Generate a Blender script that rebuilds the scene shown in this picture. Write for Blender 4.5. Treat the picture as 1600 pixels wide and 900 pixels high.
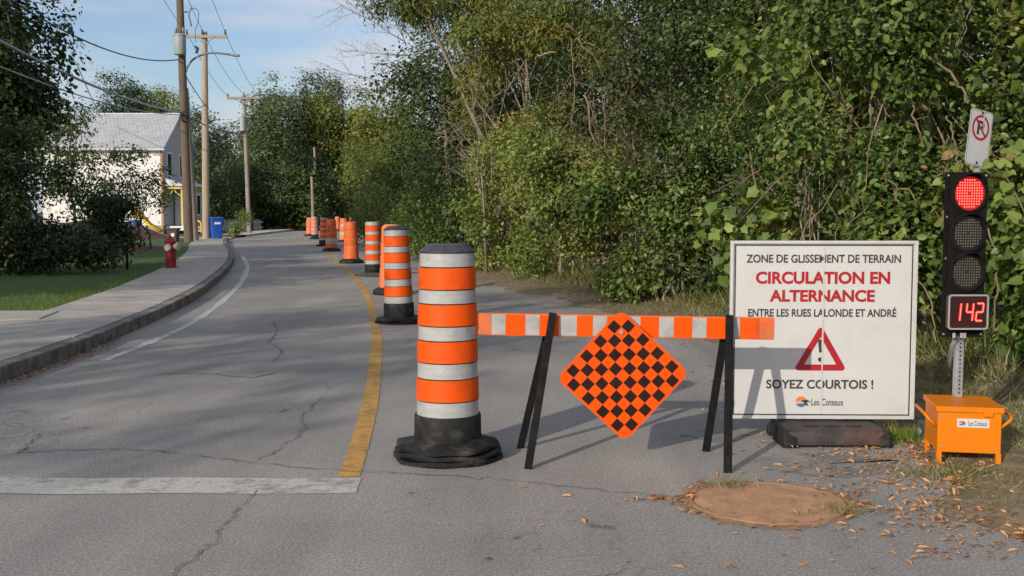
import bpy, bmesh, math, random
import numpy as np
from mathutils import Vector, Matrix

random.seed(7)
RNG = np.random.default_rng(7)
S = bpy.context.scene
C = S.collection
for o in list(bpy.data.objects):
    bpy.data.objects.remove(o)

# ------------------------------------------------------------------ camera
F, HC, TH = 1700.0, 1.5, math.atan(120 / 1700.0)
cam_d = bpy.data.cameras.new('camera')
cam = bpy.data.objects.new('camera', cam_d)
C.objects.link(cam)
cam.location = (0, 0, HC)
cam.rotation_euler = (math.pi / 2 - TH, 0, 0)
cam_d.sensor_width = 36
cam_d.lens = 36 * F / 1600
cam_d.clip_end = 3000
cam_d.clip_start = 0.05
S.camera = cam

# ------------------------------------------------------------------ sky and sun
SUN_TRAVEL = Vector((0.434, 0.67, -0.300)).normalized()
SUN_EL = math.asin(-SUN_TRAVEL.z)
SUN_AZ = math.atan2(-SUN_TRAVEL.x, -SUN_TRAVEL.y)
W_ = bpy.data.worlds.new('World')
S.world = W_
W_.use_nodes = True
wn, wl = W_.node_tree.nodes, W_.node_tree.links
wn.clear()
wo = wn.new('ShaderNodeOutputWorld')
wb = wn.new('ShaderNodeBackground')
wb.inputs['Strength'].default_value = 0.11
sk = wn.new('ShaderNodeTexSky')
sk.sky_type = 'NISHITA'
sk.sun_disc = False
sk.sun_elevation = SUN_EL
sk.sun_rotation = SUN_AZ
sk.air_density = 1.0
sk.dust_density = 1.5
sk_tint = wn.new('ShaderNodeMix')
sk_tint.data_type = 'RGBA'
sk_tint.blend_type = 'MULTIPLY'
sk_tint.inputs[0].default_value = 1.0
sk_tint.inputs[7].default_value = (0.86, 0.93, 1.04, 1)
sk.ozone_density = 1.6
tc = wn.new('ShaderNodeTexCoord')
mp = wn.new('ShaderNodeMapping')
mp.inputs['Scale'].default_value = (1.0, 1.0, 5.5)
mp.inputs['Location'].default_value = (1.15, 0.55, 0.30)
nz = wn.new('ShaderNodeTexNoise')
nz.inputs['Scale'].default_value = 3.2
nz.inputs['Detail'].default_value = 5
nz.inputs['Roughness'].default_value = 0.5
cr = wn.new('ShaderNodeValToRGB')
cr.color_ramp.elements[0].position = 0.40
cr.color_ramp.elements[0].color = (0.08, 0.08, 0.08, 1)
cr.color_ramp.elements[1].position = 0.60
cr.color_ramp.elements[1].color = (0.8, 0.8, 0.8, 1)
mx = wn.new('ShaderNodeMix')
mx.data_type = 'RGBA'
mx.inputs[7].default_value = (4.75, 4.9, 5.4, 1)
wl.new(tc.outputs['Generated'], mp.inputs['Vector'])
wl.new(mp.outputs['Vector'], nz.inputs['Vector'])
wl.new(nz.outputs['Fac'], cr.inputs['Fac'])
wl.new(cr.outputs['Color'], mx.inputs[0])
wl.new(sk.outputs['Color'], sk_tint.inputs[6])
wl.new(sk_tint.outputs[2], mx.inputs[6])
wl.new(mx.outputs[2], wb.inputs['Color'])
wl.new(wb.outputs['Background'], wo.inputs['Surface'])

sd = bpy.data.lights.new('sun', 'SUN')
sd.energy = 2.85
sd.angle = math.radians(0.55)
sd.color = (1.0, 0.90, 0.77)
sun = bpy.data.objects.new('sun', sd)
C.objects.link(sun)
sun.rotation_euler = SUN_TRAVEL.to_track_quat('-Z', 'Y').to_euler()
sun.location = (-20, -30, 30)

S.view_settings.view_transform = 'Standard'
S.view_settings.look = 'None'
S.view_settings.gamma = 1
S.view_settings.use_curve_mapping = False
S.view_settings.exposure = 0.36
S.render.engine = 'CYCLES'
S.cycles.max_bounces = 6
S.cycles.transparent_max_bounces = 8

# ------------------------------------------------------------------ survey helpers
def ray(u, v):
    x, y = (u - 800) / F, (450 - v) / F
    return Vector((x, math.cos(TH) + y * math.sin(TH), -math.sin(TH) + y * math.cos(TH)))
def G(u, v, z=0.0):
    d = ray(u, v)
    t = (z - HC) / d.z
    return Vector((0, 0, HC)) + d * t
def D(u, v, Y):
    d = ray(u, v)
    return Vector((0, 0, HC)) + d * (Y / d.y)

# ------------------------------------------------------------------ object helpers
def lin(c):
    return tuple((x / 12.92 if x <= 0.04045 else ((x + 0.055) / 1.055) ** 2.4) for x in c)
def tag(o, label=None, cat=None, group=None, kind=None):
    if label: o['label'] = label
    if cat: o['category'] = cat
    if group: o['group'] = group
    if kind: o['kind'] = kind
    return o
def thing(name, label, cat, loc=(0, 0, 0), rz=0, group=None):
    o = bpy.data.objects.new(name, None)
    o.empty_display_size = 0.2
    C.objects.link(o)
    o.location = loc
    o.rotation_euler = (0, 0, rz)
    return tag(o, label, cat, group)
def copy_tree(o, parent=None):
    c = o.copy()
    C.objects.link(c)
    if parent: c.parent = parent
    for ch in o.children:
        copy_tree(ch, c)
    return c
class MB:
    def __init__(s):
        s.v, s.f = [], []
    def add(s, vs, fs):
        b = len(s.v)
        s.v += [tuple(p) for p in vs]
        s.f += [tuple(b + i for i in f) for f in fs]
        return s
    def box(s, c, d, rot=None):
        x, y, z = d[0] / 2, d[1] / 2, d[2] / 2
        vs = [Vector(p) for p in ((-x,-y,-z),(x,-y,-z),(x,y,-z),(-x,y,-z),(-x,-y,z),(x,-y,z),(x,y,z),(-x,y,z))]
        if rot is not None: vs = [rot @ p for p in vs]
        c = Vector(c)
        return s.add([p + c for p in vs], [(3,2,1,0),(4,5,6,7),(0,1,5,4),(1,2,6,5),(2,3,7,6),(3,0,4,7)])
    def bar(s, a, b, w, h, up=(0, 0, 1)):
        a, b = Vector(a), Vector(b)
        t = (b - a).normalized()
        sx = t.cross(Vector(up))
        if sx.length < 1e-4: sx = t.cross(Vector((0, 1, 0)))
        sx.normalize()
        sy = sx.cross(t)
        vs = []
        for p in (a, b):
            for i, j in ((-1,-1),(1,-1),(1,1),(-1,1)):
                vs.append(p + sx * (i * w / 2) + sy * (j * h / 2))
        return s.add(vs, [(0,1,2,3),(7,6,5,4),(0,4,5,1),(1,5,6,2),(2,6,7,3),(3,7,4,0)])
    def tube(s, pts, r, n=8, caps=True):
        pts = [Vector(p) for p in pts]
        if not hasattr(r, '__len__'): r = [r] * len(pts)
        vs, fs = [], []
        ref = None
        for i, p in enumerate(pts):
            t = (pts[min(i + 1, len(pts) - 1)] - pts[max(i - 1, 0)])
            t = t.normalized() if t.length > 1e-9 else Vector((0, 0, 1))
            if ref is None:
                ref = Vector((1, 0, 0)) if abs(t.x) < 0.8 else Vector((0, 1, 0))
            a = (ref - t * ref.dot(t)).normalized()
            ref = a
            b = t.cross(a)
            for k in range(n):
                an = 2 * math.pi * k / n
                vs.append(p + (a * math.cos(an) + b * math.sin(an)) * r[i])
        for i in range(len(pts) - 1):
            for k in range(n):
                k2 = (k + 1) % n
                fs.append((i * n + k, i * n + k2, (i + 1) * n + k2, (i + 1) * n + k))
        if caps:
            fs.append(tuple(range(n))[::-1])
            fs.append(tuple((len(pts) - 1) * n + k for k in range(n)))
        return s.add(vs, fs)
    def lathe(s, prof, n=40, c=(0, 0, 0), ph=0.0, close=False):
        vs, fs = [], []
        m = len(prof)
        for r, z in prof:
            for k in range(n):
                an = 2 * math.pi * k / n + ph
                vs.append((c[0] + r * math.cos(an), c[1] + r * math.sin(an), c[2] + z))
        for i in range(m if close else m - 1):
            i2 = (i + 1) % m
            for k in range(n):
                k2 = (k + 1) % n
                fs.append((i * n + k, i * n + k2, i2 * n + k2, i2 * n + k))
        return s.add(vs, fs)
    def prism(s, poly, y0, y1):       # polygon in x,z extruded along y
        n = len(poly)
        vs = [(p[0], y0, p[1]) for p in poly] + [(p[0], y1, p[1]) for p in poly]
        fs = [tuple(range(n)), tuple(range(2 * n - 1, n - 1, -1))]
        fs += [(i, i + n, (i + 1) % n + n, (i + 1) % n) for i in range(n)]
        return s.add(vs, fs)
    def disc(s, c, r, n=10, y=None):  # in the x,z plane facing -y
        vs = [(c[0] + r * math.cos(2 * math.pi * k / n), c[1], c[2] + r * math.sin(2 * math.pi * k / n)) for k in range(n)]
        return s.add(vs, [tuple(range(n))])
    def build(s, name, mat, parent=None, smooth=False, bevel=0, seg=2, fix=True):
        me = bpy.data.meshes.new(name)
        me.from_pydata(s.v, [], s.f)
        bm = bmesh.new()
        bm.from_mesh(me)
        if fix:
            bmesh.ops.recalc_face_normals(bm, faces=bm.faces)
        if bevel:
            ed = [e for e in bm.edges if len(e.link_faces) == 2 and e.calc_face_angle(0) > 0.5]
            bmesh.ops.bevel(bm, geom=ed, offset=bevel, segments=seg, affect='EDGES', clamp_overlap=True, profile=0.6)
        bm.to_mesh(me)
        bm.free()
        if smooth:
            me.shade_smooth()
            if smooth == 'auto':
                try: me.set_sharp_from_angle(angle=math.radians(35))
                except Exception: pass
        me.materials.append(mat)
        o = bpy.data.objects.new(name, me)
        C.objects.link(o)
        if parent is not None: o.parent = parent
        return o
def rounded(w, h, r, n=5, cx=0, cz=0):
    out = []
    for sx, sz, a0 in ((1, 1, 0), (-1, 1, 90), (-1, -1, 180), (1, -1, 270)):
        for k in range(n + 1):
            a = math.radians(a0 + 90 * k / n)
            out.append((cx + sx * (w / 2 - r) + r * math.cos(a), cz + sz * (h / 2 - r) + r * math.sin(a)))
    return out
def crom(pts, n=8):
    P = [Vector(p) for p in pts]
    P = [P[0] * 2 - P[1]] + P + [P[-1] * 2 - P[-2]]
    out = []
    for i in range(1, len(P) - 2):
        for k in range(n):
            t = k / n
            a, b, c, d = P[i - 1], P[i], P[i + 1], P[i + 2]
            out.append(0.5 * ((2 * b) + (c - a) * t + (2 * a - 5 * b + 4 * c - d) * t * t + (3 * b - a - 3 * c + d) * t ** 3))
    out.append(P[-2])
    return out
def offset_line(line, d):
    out = []
    for i, p in enumerate(line):
        t = (line[min(i + 1, len(line) - 1)] - line[max(i - 1, 0)]).normalized()
        out.append(Vector((p.x - t.y * d, p.y + t.x * d)))   # + is to the left
    return out
def resample(line, step):
    out, acc = [line[0].copy()], 0.0
    for a, b in zip(line, line[1:]):
        L = (b - a).length
        pos = step - acc
        while pos <= L:
            out.append(a + (b - a) * (pos / L))
            pos += step
        acc = (acc + L) % step if L else acc
    return out

# ------------------------------------------------------------------ materials
def new_mat(name):
    m = bpy.data.materials.new(name)
    m.use_nodes = True
    n, l = m.node_tree.nodes, m.node_tree.links
    n.clear()
    out = n.new('ShaderNodeOutputMaterial')
    p = n.new('ShaderNodeBsdfPrincipled')
    l.new(p.outputs['BSDF'], out.inputs['Surface'])
    return m, n, l, p, out
def noise(n, l, scale, detail=4, rough=0.55, coord='Object', vscale=None):
    t = n.new('ShaderNodeTexCoord')
    x = n.new('ShaderNodeTexNoise')
    x.inputs['Scale'].default_value = scale
    x.inputs['Detail'].default_value = detail
    x.inputs['Roughness'].default_value = rough
    if vscale:
        m = n.new('ShaderNodeMapping')
        m.inputs['Scale'].default_value = vscale
        l.new(t.outputs[coord], m.inputs['Vector'])
        l.new(m.outputs['Vector'], x.inputs['Vector'])
    else:
        l.new(t.outputs[coord], x.inputs['Vector'])
    return x.outputs['Fac']
def ramp(n, l, fac, stops):
    r = n.new('ShaderNodeValToRGB')
    e = r.color_ramp.elements
    while len(e) < len(stops): e.new(0.5)
    for k, (p, c) in enumerate(stops):
        e[k].position = p
        e[k].color = (*c, 1) if len(c) == 3 else c
    l.new(fac, r.inputs['Fac'])
    return r.outputs['Color']
def mixc(n, l, fac, a, b, mode='MIX'):
    m = n.new('ShaderNodeMix')
    m.data_type = 'RGBA'
    m.blend_type = mode
    for sock, val in ((m.inputs[0], fac), (m.inputs[6], a), (m.inputs[7], b)):
        if hasattr(val, 'is_output'): l.new(val, sock)
        elif isinstance(val, (int, float)): sock.default_value = val
        else: sock.default_value = (*val, 1)
    return m.outputs[2]
def bump(n, l, h, p, strength=0.3, dist=0.01):
    b = n.new('ShaderNodeBump')
    b.inputs['Strength'].default_value = strength
    b.inputs['Distance'].default_value = dist
    l.new(h, b.inputs['Height'])
    l.new(b.outputs['Normal'], p.inputs['Normal'])
def simple(name, col, rough=0.6, var=0.25, scale=6.0, metal=0.0, bmp=0.0, bscale=60.0, dirt=None, spec=0.5, vscale=None):
    m, n, l, p, out = new_mat(name)
    f = noise(n, l, scale, 5, 0.6, vscale=vscale)
    a = tuple(c * (1 - var) for c in col)
    b = tuple(min(1, c * (1 + var)) for c in col)
    c = ramp(n, l, f, [(0.3, a), (0.7, b)])
    if dirt:
        f2 = noise(n, l, dirt[1], 6, 0.65)
        fr = ramp(n, l, f2, [(dirt[2], (0, 0, 0)), (dirt[3], (1, 1, 1))])
        c = mixc(n, l, fr, c, dirt[0])
    l.new(c, p.inputs['Base Color'])
    p.inputs['Roughness'].default_value = rough
    p.inputs['Metallic'].default_value = metal
    p.inputs['Specular IOR Level'].default_value = spec
    if bmp: bump(n, l, noise(n, l, bscale, 5), p, bmp)
    return m
def emit(name, col, strength):
    m, n, l, p, out = new_mat(name)
    p.inputs['Base Color'].default_value = (*[c * 0.3 for c in col], 1)
    p.inputs['Emission Color'].default_value = (*col, 1)
    p.inputs['Emission Strength'].default_value = strength
    return m
def leaf_mat(name, stops, trans=0.36, rough=0.45, spec=0.35):
    m, n, l, p, out = new_mat(name)
    a = n.new('ShaderNodeAttribute')
    a.attribute_name = 'tone'
    c = ramp(n, l, a.outputs['Fac'], stops)
    l.new(c, p.inputs['Base Color'])
    p.inputs['Roughness'].default_value = rough
    p.inputs['Specular IOR Level'].default_value = spec
    t = n.new('ShaderNodeBsdfTranslucent')
    c2 = mixc(n, l, 1.0, c, (1.25, 1.25, 0.55), 'MULTIPLY')
    l.new(c2, t.inputs['Color'])
    ms = n.new('ShaderNodeMixShader')
    ms.inputs[0].default_value = trans
    l.new(p.outputs['BSDF'], ms.inputs[1])
    l.new(t.outputs['BSDF'], ms.inputs[2])
    l.new(ms.outputs[0], out.inputs['Surface'])
    return m
def paint_mat(name, col, lo, hi, scale=9.0, vscale=None):
    # worn road paint: flakes off where the noise is low
    m, n, l, p, out = new_mat(name)
    f = noise(n, l, scale, 8, 0.72, vscale=vscale)
    f1 = noise(n, l, 1.1, 4, 0.6)
    a = n.new('ShaderNodeMath'); a.operation = 'MULTIPLY_ADD'
    l.new(f1, a.inputs[0]); a.inputs[1].default_value = 0.55; l.new(f, a.inputs[2])
    fr = ramp(n, l, a.outputs[0], [(lo, (0, 0, 0)), (hi, (1, 1, 1))])
    cc = ramp(n, l, noise(n, l, 40, 4), [(0.3, tuple(x * 0.7 for x in col)), (0.7, col)])
    l.new(cc, p.inputs['Base Color'])
    p.inputs['Roughness'].default_value = 0.75
    t = n.new('ShaderNodeBsdfTransparent')
    ms = n.new('ShaderNodeMixShader')
    l.new(fr, ms.inputs[0]); l.new(t.outputs[0], ms.inputs[1]); l.new(p.outputs[0], ms.inputs[2])
    l.new(ms.outputs[0], out.inputs['Surface'])
    return m

def asphalt():
    m, n, l, p, out = new_mat('asphalt')
    fine = noise(n, l, 75, 5, 0.85)
    mid = noise(n, l, 22, 6, 0.75)
    big = noise(n, l, 0.45, 5, 0.6)
    streak = noise(n, l, 1.0, 5, 0.6, vscale=(1.3, 0.12, 1))
    c = ramp(n, l, fine, [(0.28, (0.055, 0.052, 0.047)), (0.5, (0.31, 0.288, 0.255)), (0.68, (0.85, 0.80, 0.72))])
    c = mixc(n, l, 0.35, c, ramp(n, l, mid, [(0.3, (0.19, 0.179, 0.162)), (0.7, (0.37, 0.347, 0.313))]))
    c = mixc(n, l, 1.0, c, ramp(n, l, big, [(0.3, (0.76, 0.78, 0.82)), (0.7, (1.10, 1.1, 1.09))]), 'MULTIPLY')
    c = mixc(n, l, 1.0, c, ramp(n, l, streak, [(0.3, (0.82, 0.82, 0.83)), (0.7, (1.17, 1.15, 1.11))]), 'MULTIPLY')
    # fine alligator cracking in some areas
    t = n.new('ShaderNodeTexCoord')
    v = n.new('ShaderNodeTexVoronoi')
    v.feature = 'DISTANCE_TO_EDGE'
    v.inputs['Scale'].default_value = 2.6
    w = n.new('ShaderNodeTexNoise'); w.inputs['Scale'].default_value = 3.0; w.inputs['Detail'].default_value = 6
    l.new(t.outputs['Object'], w.inputs['Vector'])
    vm = n.new('ShaderNodeVectorMath'); vm.operation = 'MULTIPLY_ADD'
    l.new(w.outputs['Color'], vm.inputs[0]); vm.inputs[1].default_value = (0.55, 0.55, 0); l.new(t.outputs['Object'], vm.inputs[2])
    l.new(vm.outputs[0], v.inputs['Vector'])
    cr_ = ramp(n, l, v.outputs['Distance'], [(0.004, (1, 1, 1)), (0.02, (0, 0, 0))])
    msk = ramp(n, l, noise(n, l, 0.33, 3, 0.5), [(0.52, (0, 0, 0)), (0.66, (0.75, 0.75, 0.75))])
    k = mixc(n, l, 1.0, cr_, msk, 'MULTIPLY')
    c = mixc(n, l, k, c, (0.085, 0.08, 0.075))
    # oil spots
    sp = n.new('ShaderNodeTexVoronoi'); sp.inputs['Scale'].default_value = 1.1
    l.new(vm.outputs[0], sp.inputs['Vector'])
    so = ramp(n, l, sp.outputs['Distance'], [(0.02, (0.75, 0.75, 0.75)), (0.06, (0, 0, 0))])
    c = mixc(n, l, so, c, (0.04, 0.04, 0.04))
    l.new(c, p.inputs['Base Color'])
    p.inputs['Roughness'].default_value = 0.88
    p.inputs['Specular IOR Level'].default_value = 0.3
    bump(n, l, fine, p, 0.55, 0.006)
    return m

M = {}
M['asphalt'] = asphalt()
M['crack'] = simple('crack_filler', (0.155, 0.147, 0.135), 0.9, 0.4, 30)
M['concrete'] = simple('sidewalk_concrete', (0.40, 0.365, 0.315), 0.85, 0.16, 3, bmp=0.25, bscale=90, dirt=((0.27, 0.245, 0.205), 1.7, 0.5, 0.75))
M['kerb'] = simple('kerb_concrete', (0.22, 0.20, 0.17), 0.9, 0.35, 9, bmp=0.5, bscale=40, dirt=((0.075, 0.068, 0.058), 4, 0.42, 0.66))
M['soil'] = simple('soil', (0.11, 0.075, 0.045), 0.95, 0.45, 5, bmp=0.8, bscale=25, dirt=((0.05, 0.05, 0.022), 1.2, 0.45, 0.62))
M['lawn'] = simple('lawn_turf', (0.055, 0.09, 0.014), 0.95, 0.4, 7, bmp=0.6, bscale=50)
M['redsoil'] = simple('turned_soil', (0.13, 0.06, 0.038), 0.95, 0.45, 4, bmp=0.9, bscale=12)
M['litter_soil'] = simple('littered_soil', (0.21, 0.155, 0.095), 0.95, 0.5, 14, bmp=0.8, bscale=50, dirt=((0.115, 0.115, 0.05), 2.2, 0.5, 0.7))
M['white_line'] = paint_mat('white_road_paint', (0.58, 0.555, 0.48), 0.54, 0.80, 7)
M['edge_line'] = paint_mat('worn_white_edge_paint', (0.56, 0.55, 0.51), 0.50, 0.70, 10)
M['yellow_line'] = paint_mat('yellow_road_paint', (0.64, 0.35, 0.075), 0.46, 0.80, 9)
M['black_rubber'] = simple('black_rubber', (0.016, 0.016, 0.016), 0.65, 0.4, 12, bmp=0.15, bscale=40, spec=0.25, dirt=((0.075, 0.07, 0.063), 9, 0.52, 0.76))
M['grey_rubber'] = simple('dusty_rubber', (0.06, 0.06, 0.055), 0.7, 0.4, 12, bmp=0.2, bscale=40, dirt=((0.16, 0.15, 0.135), 6, 0.45, 0.75))
M['orange'] = simple('drum_orange', (0.78, 0.085, 0.003), 0.5, 0.08, 4, spec=0.2, dirt=((0.40, 0.065, 0.012), 7, 0.52, 0.80))
M['orange_worn'] = simple('worn_orange', (0.72, 0.13, 0.016), 0.6, 0.2, 8, dirt=((0.40, 0.14, 0.07), 5, 0.48, 0.72))
M['orange_faded'] = simple('faded_orange', (0.75, 0.17, 0.06), 0.6, 0.15, 6, dirt=((0.50, 0.22, 0.13), 4, 0.5, 0.75))
M['sheet_white'] = simple('white_reflective_sheeting', (0.385, 0.39, 0.385), 0.28, 0.10, 8, bmp=0.05, bscale=20, dirt=((0.28, 0.27, 0.25), 9, 0.48, 0.74), vscale=(1, 1, 5))
M['sheet_dirty'] = simple('dirty_reflective_sheeting', (0.45, 0.40, 0.36), 0.5, 0.2, 8, dirt=((0.50, 0.2, 0.1), 6, 0.45, 0.7))
M['cap'] = simple('dark_cap_plastic', (0.045, 0.047, 0.055), 0.4, 0.25, 8)
M['black_metal'] = simple('black_painted_steel', (0.009, 0.009, 0.009), 0.7, 0.4, 20, spec=0.12, dirt=((0.03, 0.027, 0.024), 14, 0.55, 0.8))
M['sign_orange'] = simple('fluorescent_orange_sheeting', (0.84, 0.080, 0.001), 0.5, 0.05, 5, spec=0.15)
M['sign_black'] = simple('dark_print', (0.020, 0.009, 0.008), 0.7, 0.3, 10, spec=0.15)
M['sign_white'] = simple('white_sign_face', (0.53, 0.53, 0.515), 0.5, 0.04, 3, dirt=((0.45, 0.445, 0.425), 3.5, 0.5, 0.85))
M['frame_white'] = simple('white_frame_metal', (0.50, 0.50, 0.49), 0.4, 0.08, 6)
M['sign_red'] = simple('red_print', (0.36, 0.008, 0.016), 0.45, 0.08, 8)
M['sign_ink'] = simple('charcoal_print', (0.035, 0.037, 0.042), 0.5, 0.2, 20)
M['sign_blue'] = simple('blue_print', (0.03, 0.13, 0.32), 0.5, 0.1, 8)
M['logo_orange'] = simple('orange_print', (0.75, 0.16, 0.03), 0.5, 0.1, 8)
M['dirty_base'] = simple('dirty_black_base', (0.04, 0.033, 0.03), 0.7, 0.5, 7, bmp=0.3, bscale=40, dirt=((0.12, 0.055, 0.04), 5, 0.5, 0.72))
M['box_orange'] = simple('orange_enamel', (0.66, 0.175, 0.001), 0.45, 0.05, 4, spec=0.25, dirt=((0.55, 0.17, 0.03), 6, 0.58, 0.85))
M['galv'] = simple('galvanised_steel', (0.42, 0.43, 0.44), 0.45, 0.2, 25, metal=0.6)
M['hole'] = simple('dark_hole', (0.01, 0.01, 0.01), 0.9, 0.2)
M['signal_black'] = simple('signal_housing', (0.010, 0.009, 0.009), 0.8, 0.3, 10, spec=0.08)
M['lens_dark'] = simple('dark_lens', (0.014, 0.013, 0.012), 0.3, 0.3, 10)
M['lens_red'] = emit('lit_red_lens', (1.0, 0.004, 0.02), 0.2)
M['led_red'] = emit('red_led', (1.0, 0.12, 0.07), 3.0)
M['led_digit'] = emit('digit_led', (1.0, 0.10, 0.06), 3.4)
M['digit_halo'] = emit('digit_glow', (1.0, 0.008, 0.012), 0.9)  # emissive strips imitate the red glow around the digit LEDs
M['led_off'] = simple('unlit_led', (0.24, 0.21, 0.16), 0.35, 0.2, 10)
M['clear_grey'] = simple('grey_plastic_frame', (0.30, 0.30, 0.29), 0.35, 0.15, 10)
M['wood_dark'] = simple('weathered_pole_wood', (0.13, 0.095, 0.066), 0.85, 0.35, 3, bmp=0.4, bscale=20, vscale=(6, 6, 0.5))
M['wood_pale'] = simple('pale_pole_wood', (0.36, 0.285, 0.21), 0.85, 0.2, 3, bmp=0.3, bscale=20, vscale=(6, 6, 0.5))
M['wood_grey'] = simple('grey_pole_wood', (0.26, 0.22, 0.18), 0.85, 0.25, 3, bmp=0.3, bscale=20, vscale=(6, 6, 0.5))
M['transformer'] = simple('transformer_grey', (0.30, 0.34, 0.34), 0.5, 0.08, 4)
M['metal_grey'] = simple('grey_metal', (0.16, 0.17, 0.18), 0.5, 0.15, 8, metal=0.4)
M['wire'] = simple('wire_black', (0.03, 0.03, 0.033), 0.6, 0.2)
M['wire_grey'] = simple('wire_grey', (0.36, 0.36, 0.37), 0.6, 0.2)
M['hydrant_red'] = simple('hydrant_red', (0.30, 0.012, 0.018), 0.45, 0.15, 8)
M['hydrant_white'] = simple('hydrant_cap_white', (0.62, 0.58, 0.46), 0.5, 0.1, 8)
M['bin_blue'] = simple('bin_blue', (0.012, 0.085, 0.42), 0.5, 0.1, 5)
M['bin_brown'] = simple('bin_brown', (0.05, 0.036, 0.03), 0.6, 0.2, 5)
M['wrap'] = simple('white_house_wrap', (0.72, 0.70, 0.66), 0.7, 0.06, 1.5)
M['siding'] = simple('grey_siding', (0.40, 0.40, 0.40), 0.8, 0.12, 2, vscale=(1, 1, 14))
M['found'] = simple('foundation', (0.34, 0.30, 0.24), 0.9, 0.15, 3)
M['copper_trim'] = simple('wood_trim', (0.42, 0.22, 0.12), 0.8, 0.2, 3)
M['yellow_trim'] = simple('yellow_paint', (0.62, 0.46, 0.17), 0.7, 0.1, 4)
M['yellow_plastic'] = simple('yellow_plastic', (0.75, 0.47, 0.03), 0.5, 0.1, 4)
M['roof_tin'] = simple('tin_roof_tile', (0.46, 0.47, 0.49), 0.5, 0.14, 2, metal=0.1)
M['roof_brown'] = simple('brown_roof', (0.17, 0.07, 0.05), 0.85, 0.2, 2)
M['win_dark'] = simple('window_glass', (0.02, 0.025, 0.03), 0.12, 0.2, 2)
M['white_paint'] = simple('white_paint', (0.70, 0.69, 0.66), 0.6, 0.06, 3)
M['bark'] = simple('bark', (0.085, 0.065, 0.048), 0.9, 0.4, 8, bmp=0.6, bscale=30, vscale=(4, 4, 1))
M['bark_pale'] = simple('pale_bark', (0.24, 0.20, 0.155), 0.9, 0.3, 8, bmp=0.4, bscale=30, vscale=(4, 4, 1))
M['vine'] = simple('dry_vine', (0.20, 0.145, 0.09), 0.9, 0.35, 6)
M['rust_dirt'] = simple('rusty_dirt', (0.46, 0.265, 0.145), 0.95, 0.2, 7, bmp=0.6, bscale=60, spec=0.2, dirt=((0.27, 0.17, 0.10), 12, 0.50, 0.76))
def fade_edge(m, r0, r1):
    n, l = m.node_tree.nodes, m.node_tree.links
    out = [x for x in n if x.type == 'OUTPUT_MATERIAL'][0]
    p = [x for x in n if x.type == 'BSDF_PRINCIPLED'][0]
    t = n.new('ShaderNodeTexCoord')
    ln = n.new('ShaderNodeVectorMath'); ln.operation = 'LENGTH'
    l.new(t.outputs['Object'], ln.inputs[0])
    f = noise(n, l, 16, 6, 0.7)
    a = n.new('ShaderNodeMath'); a.operation = 'MULTIPLY_ADD'
    l.new(f, a.inputs[0]); a.inputs[1].default_value = 0.22; l.new(ln.outputs['Value'], a.inputs[2])
    r = ramp(n, l, a.outputs[0], [(r0, (1, 1, 1)), (r1, (0, 0, 0))])
    tr = n.new('ShaderNodeBsdfTransparent')
    ms = n.new('ShaderNodeMixShader')
    l.new(r, ms.inputs[0]); l.new(tr.outputs[0], ms.inputs[1]); l.new(p.outputs[0], ms.inputs[2])
    l.new(ms.outputs[0], out.inputs['Surface'])
fade_edge(M['rust_dirt'], 0.50, 0.60)
M['patch'] = simple('old_asphalt_patch', (0.19, 0.18, 0.165), 0.9, 0.4, 60, bmp=0.5, bscale=80, dirt=((0.28, 0.265, 0.24), 5, 0.42, 0.6), spec=0.3)
M['display_face'] = simple('dark_red_display_face', (0.030, 0.004, 0.004), 0.4, 0.2, 8)
M['rust_iron'] = simple('rusty_iron', (0.27, 0.155, 0.085), 0.9, 0.3, 12, bmp=0.4, bscale=60)

def g3(a, b, c): return [(0.0, a), (0.5, b), (1.0, c)]
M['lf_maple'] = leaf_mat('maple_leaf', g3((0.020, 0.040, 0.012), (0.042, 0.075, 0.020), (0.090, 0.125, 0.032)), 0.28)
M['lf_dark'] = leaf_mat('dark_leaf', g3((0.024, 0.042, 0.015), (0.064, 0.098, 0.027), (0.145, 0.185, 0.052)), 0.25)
M['lf_mid'] = leaf_mat('green_leaf', [(0.0, (0.030, 0.058, 0.016)), (0.45, (0.108, 0.172, 0.038)), (0.84, (0.250, 0.315, 0.075)), (0.95, (0.32, 0.32, 0.085)), (0.985, (0.30, 0.23, 0.08)), (1.0, (0.32, 0.22, 0.10))], 0.3)
M['lf_light'] = leaf_mat('light_leaf', [(0.0, (0.085, 0.120, 0.028)), (0.45, (0.19, 0.245, 0.058)), (0.90, (0.33, 0.355, 0.10)), (0.975, (0.36, 0.32, 0.09)), (1.0, (0.36, 0.20, 0.07))], 0.32)
M['lf_yellow'] = leaf_mat('yellowing_leaf', [(0.0, (0.070, 0.100, 0.024)), (0.4, (0.16, 0.20, 0.045)), (0.8, (0.28, 0.28, 0.07)), (0.96, (0.34, 0.31, 0.065)), (1.0, (0.50, 0.34, 0.04))], 0.33)
M['lf_far'] = leaf_mat('far_leaf', g3((0.055, 0.085, 0.034), (0.105, 0.150, 0.058), (0.175, 0.225, 0.085)), 0.25)
M['lf_dry'] = leaf_mat('dry_leaf', g3((0.10, 0.07, 0.04), (0.20, 0.14, 0.08), (0.33, 0.25, 0.15)), 0.2, 0.8, 0.2)
M['lf_fallen'] = leaf_mat('fallen_leaf', g3((0.20, 0.095, 0.045), (0.47, 0.23, 0.10), (0.62, 0.36, 0.17)), 0.1, 0.8, 0.2)
M['gr_green'] = leaf_mat('grass_blade', g3((0.07, 0.135, 0.012), (0.13, 0.23, 0.022), (0.21, 0.29, 0.045)), 0.25, 0.7, 0.2)
M['gr_weed'] = leaf_mat('weed_blade', g3((0.035, 0.06, 0.012), (0.07, 0.105, 0.022), (0.16, 0.16, 0.05)), 0.25, 0.7, 0.2)
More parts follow.
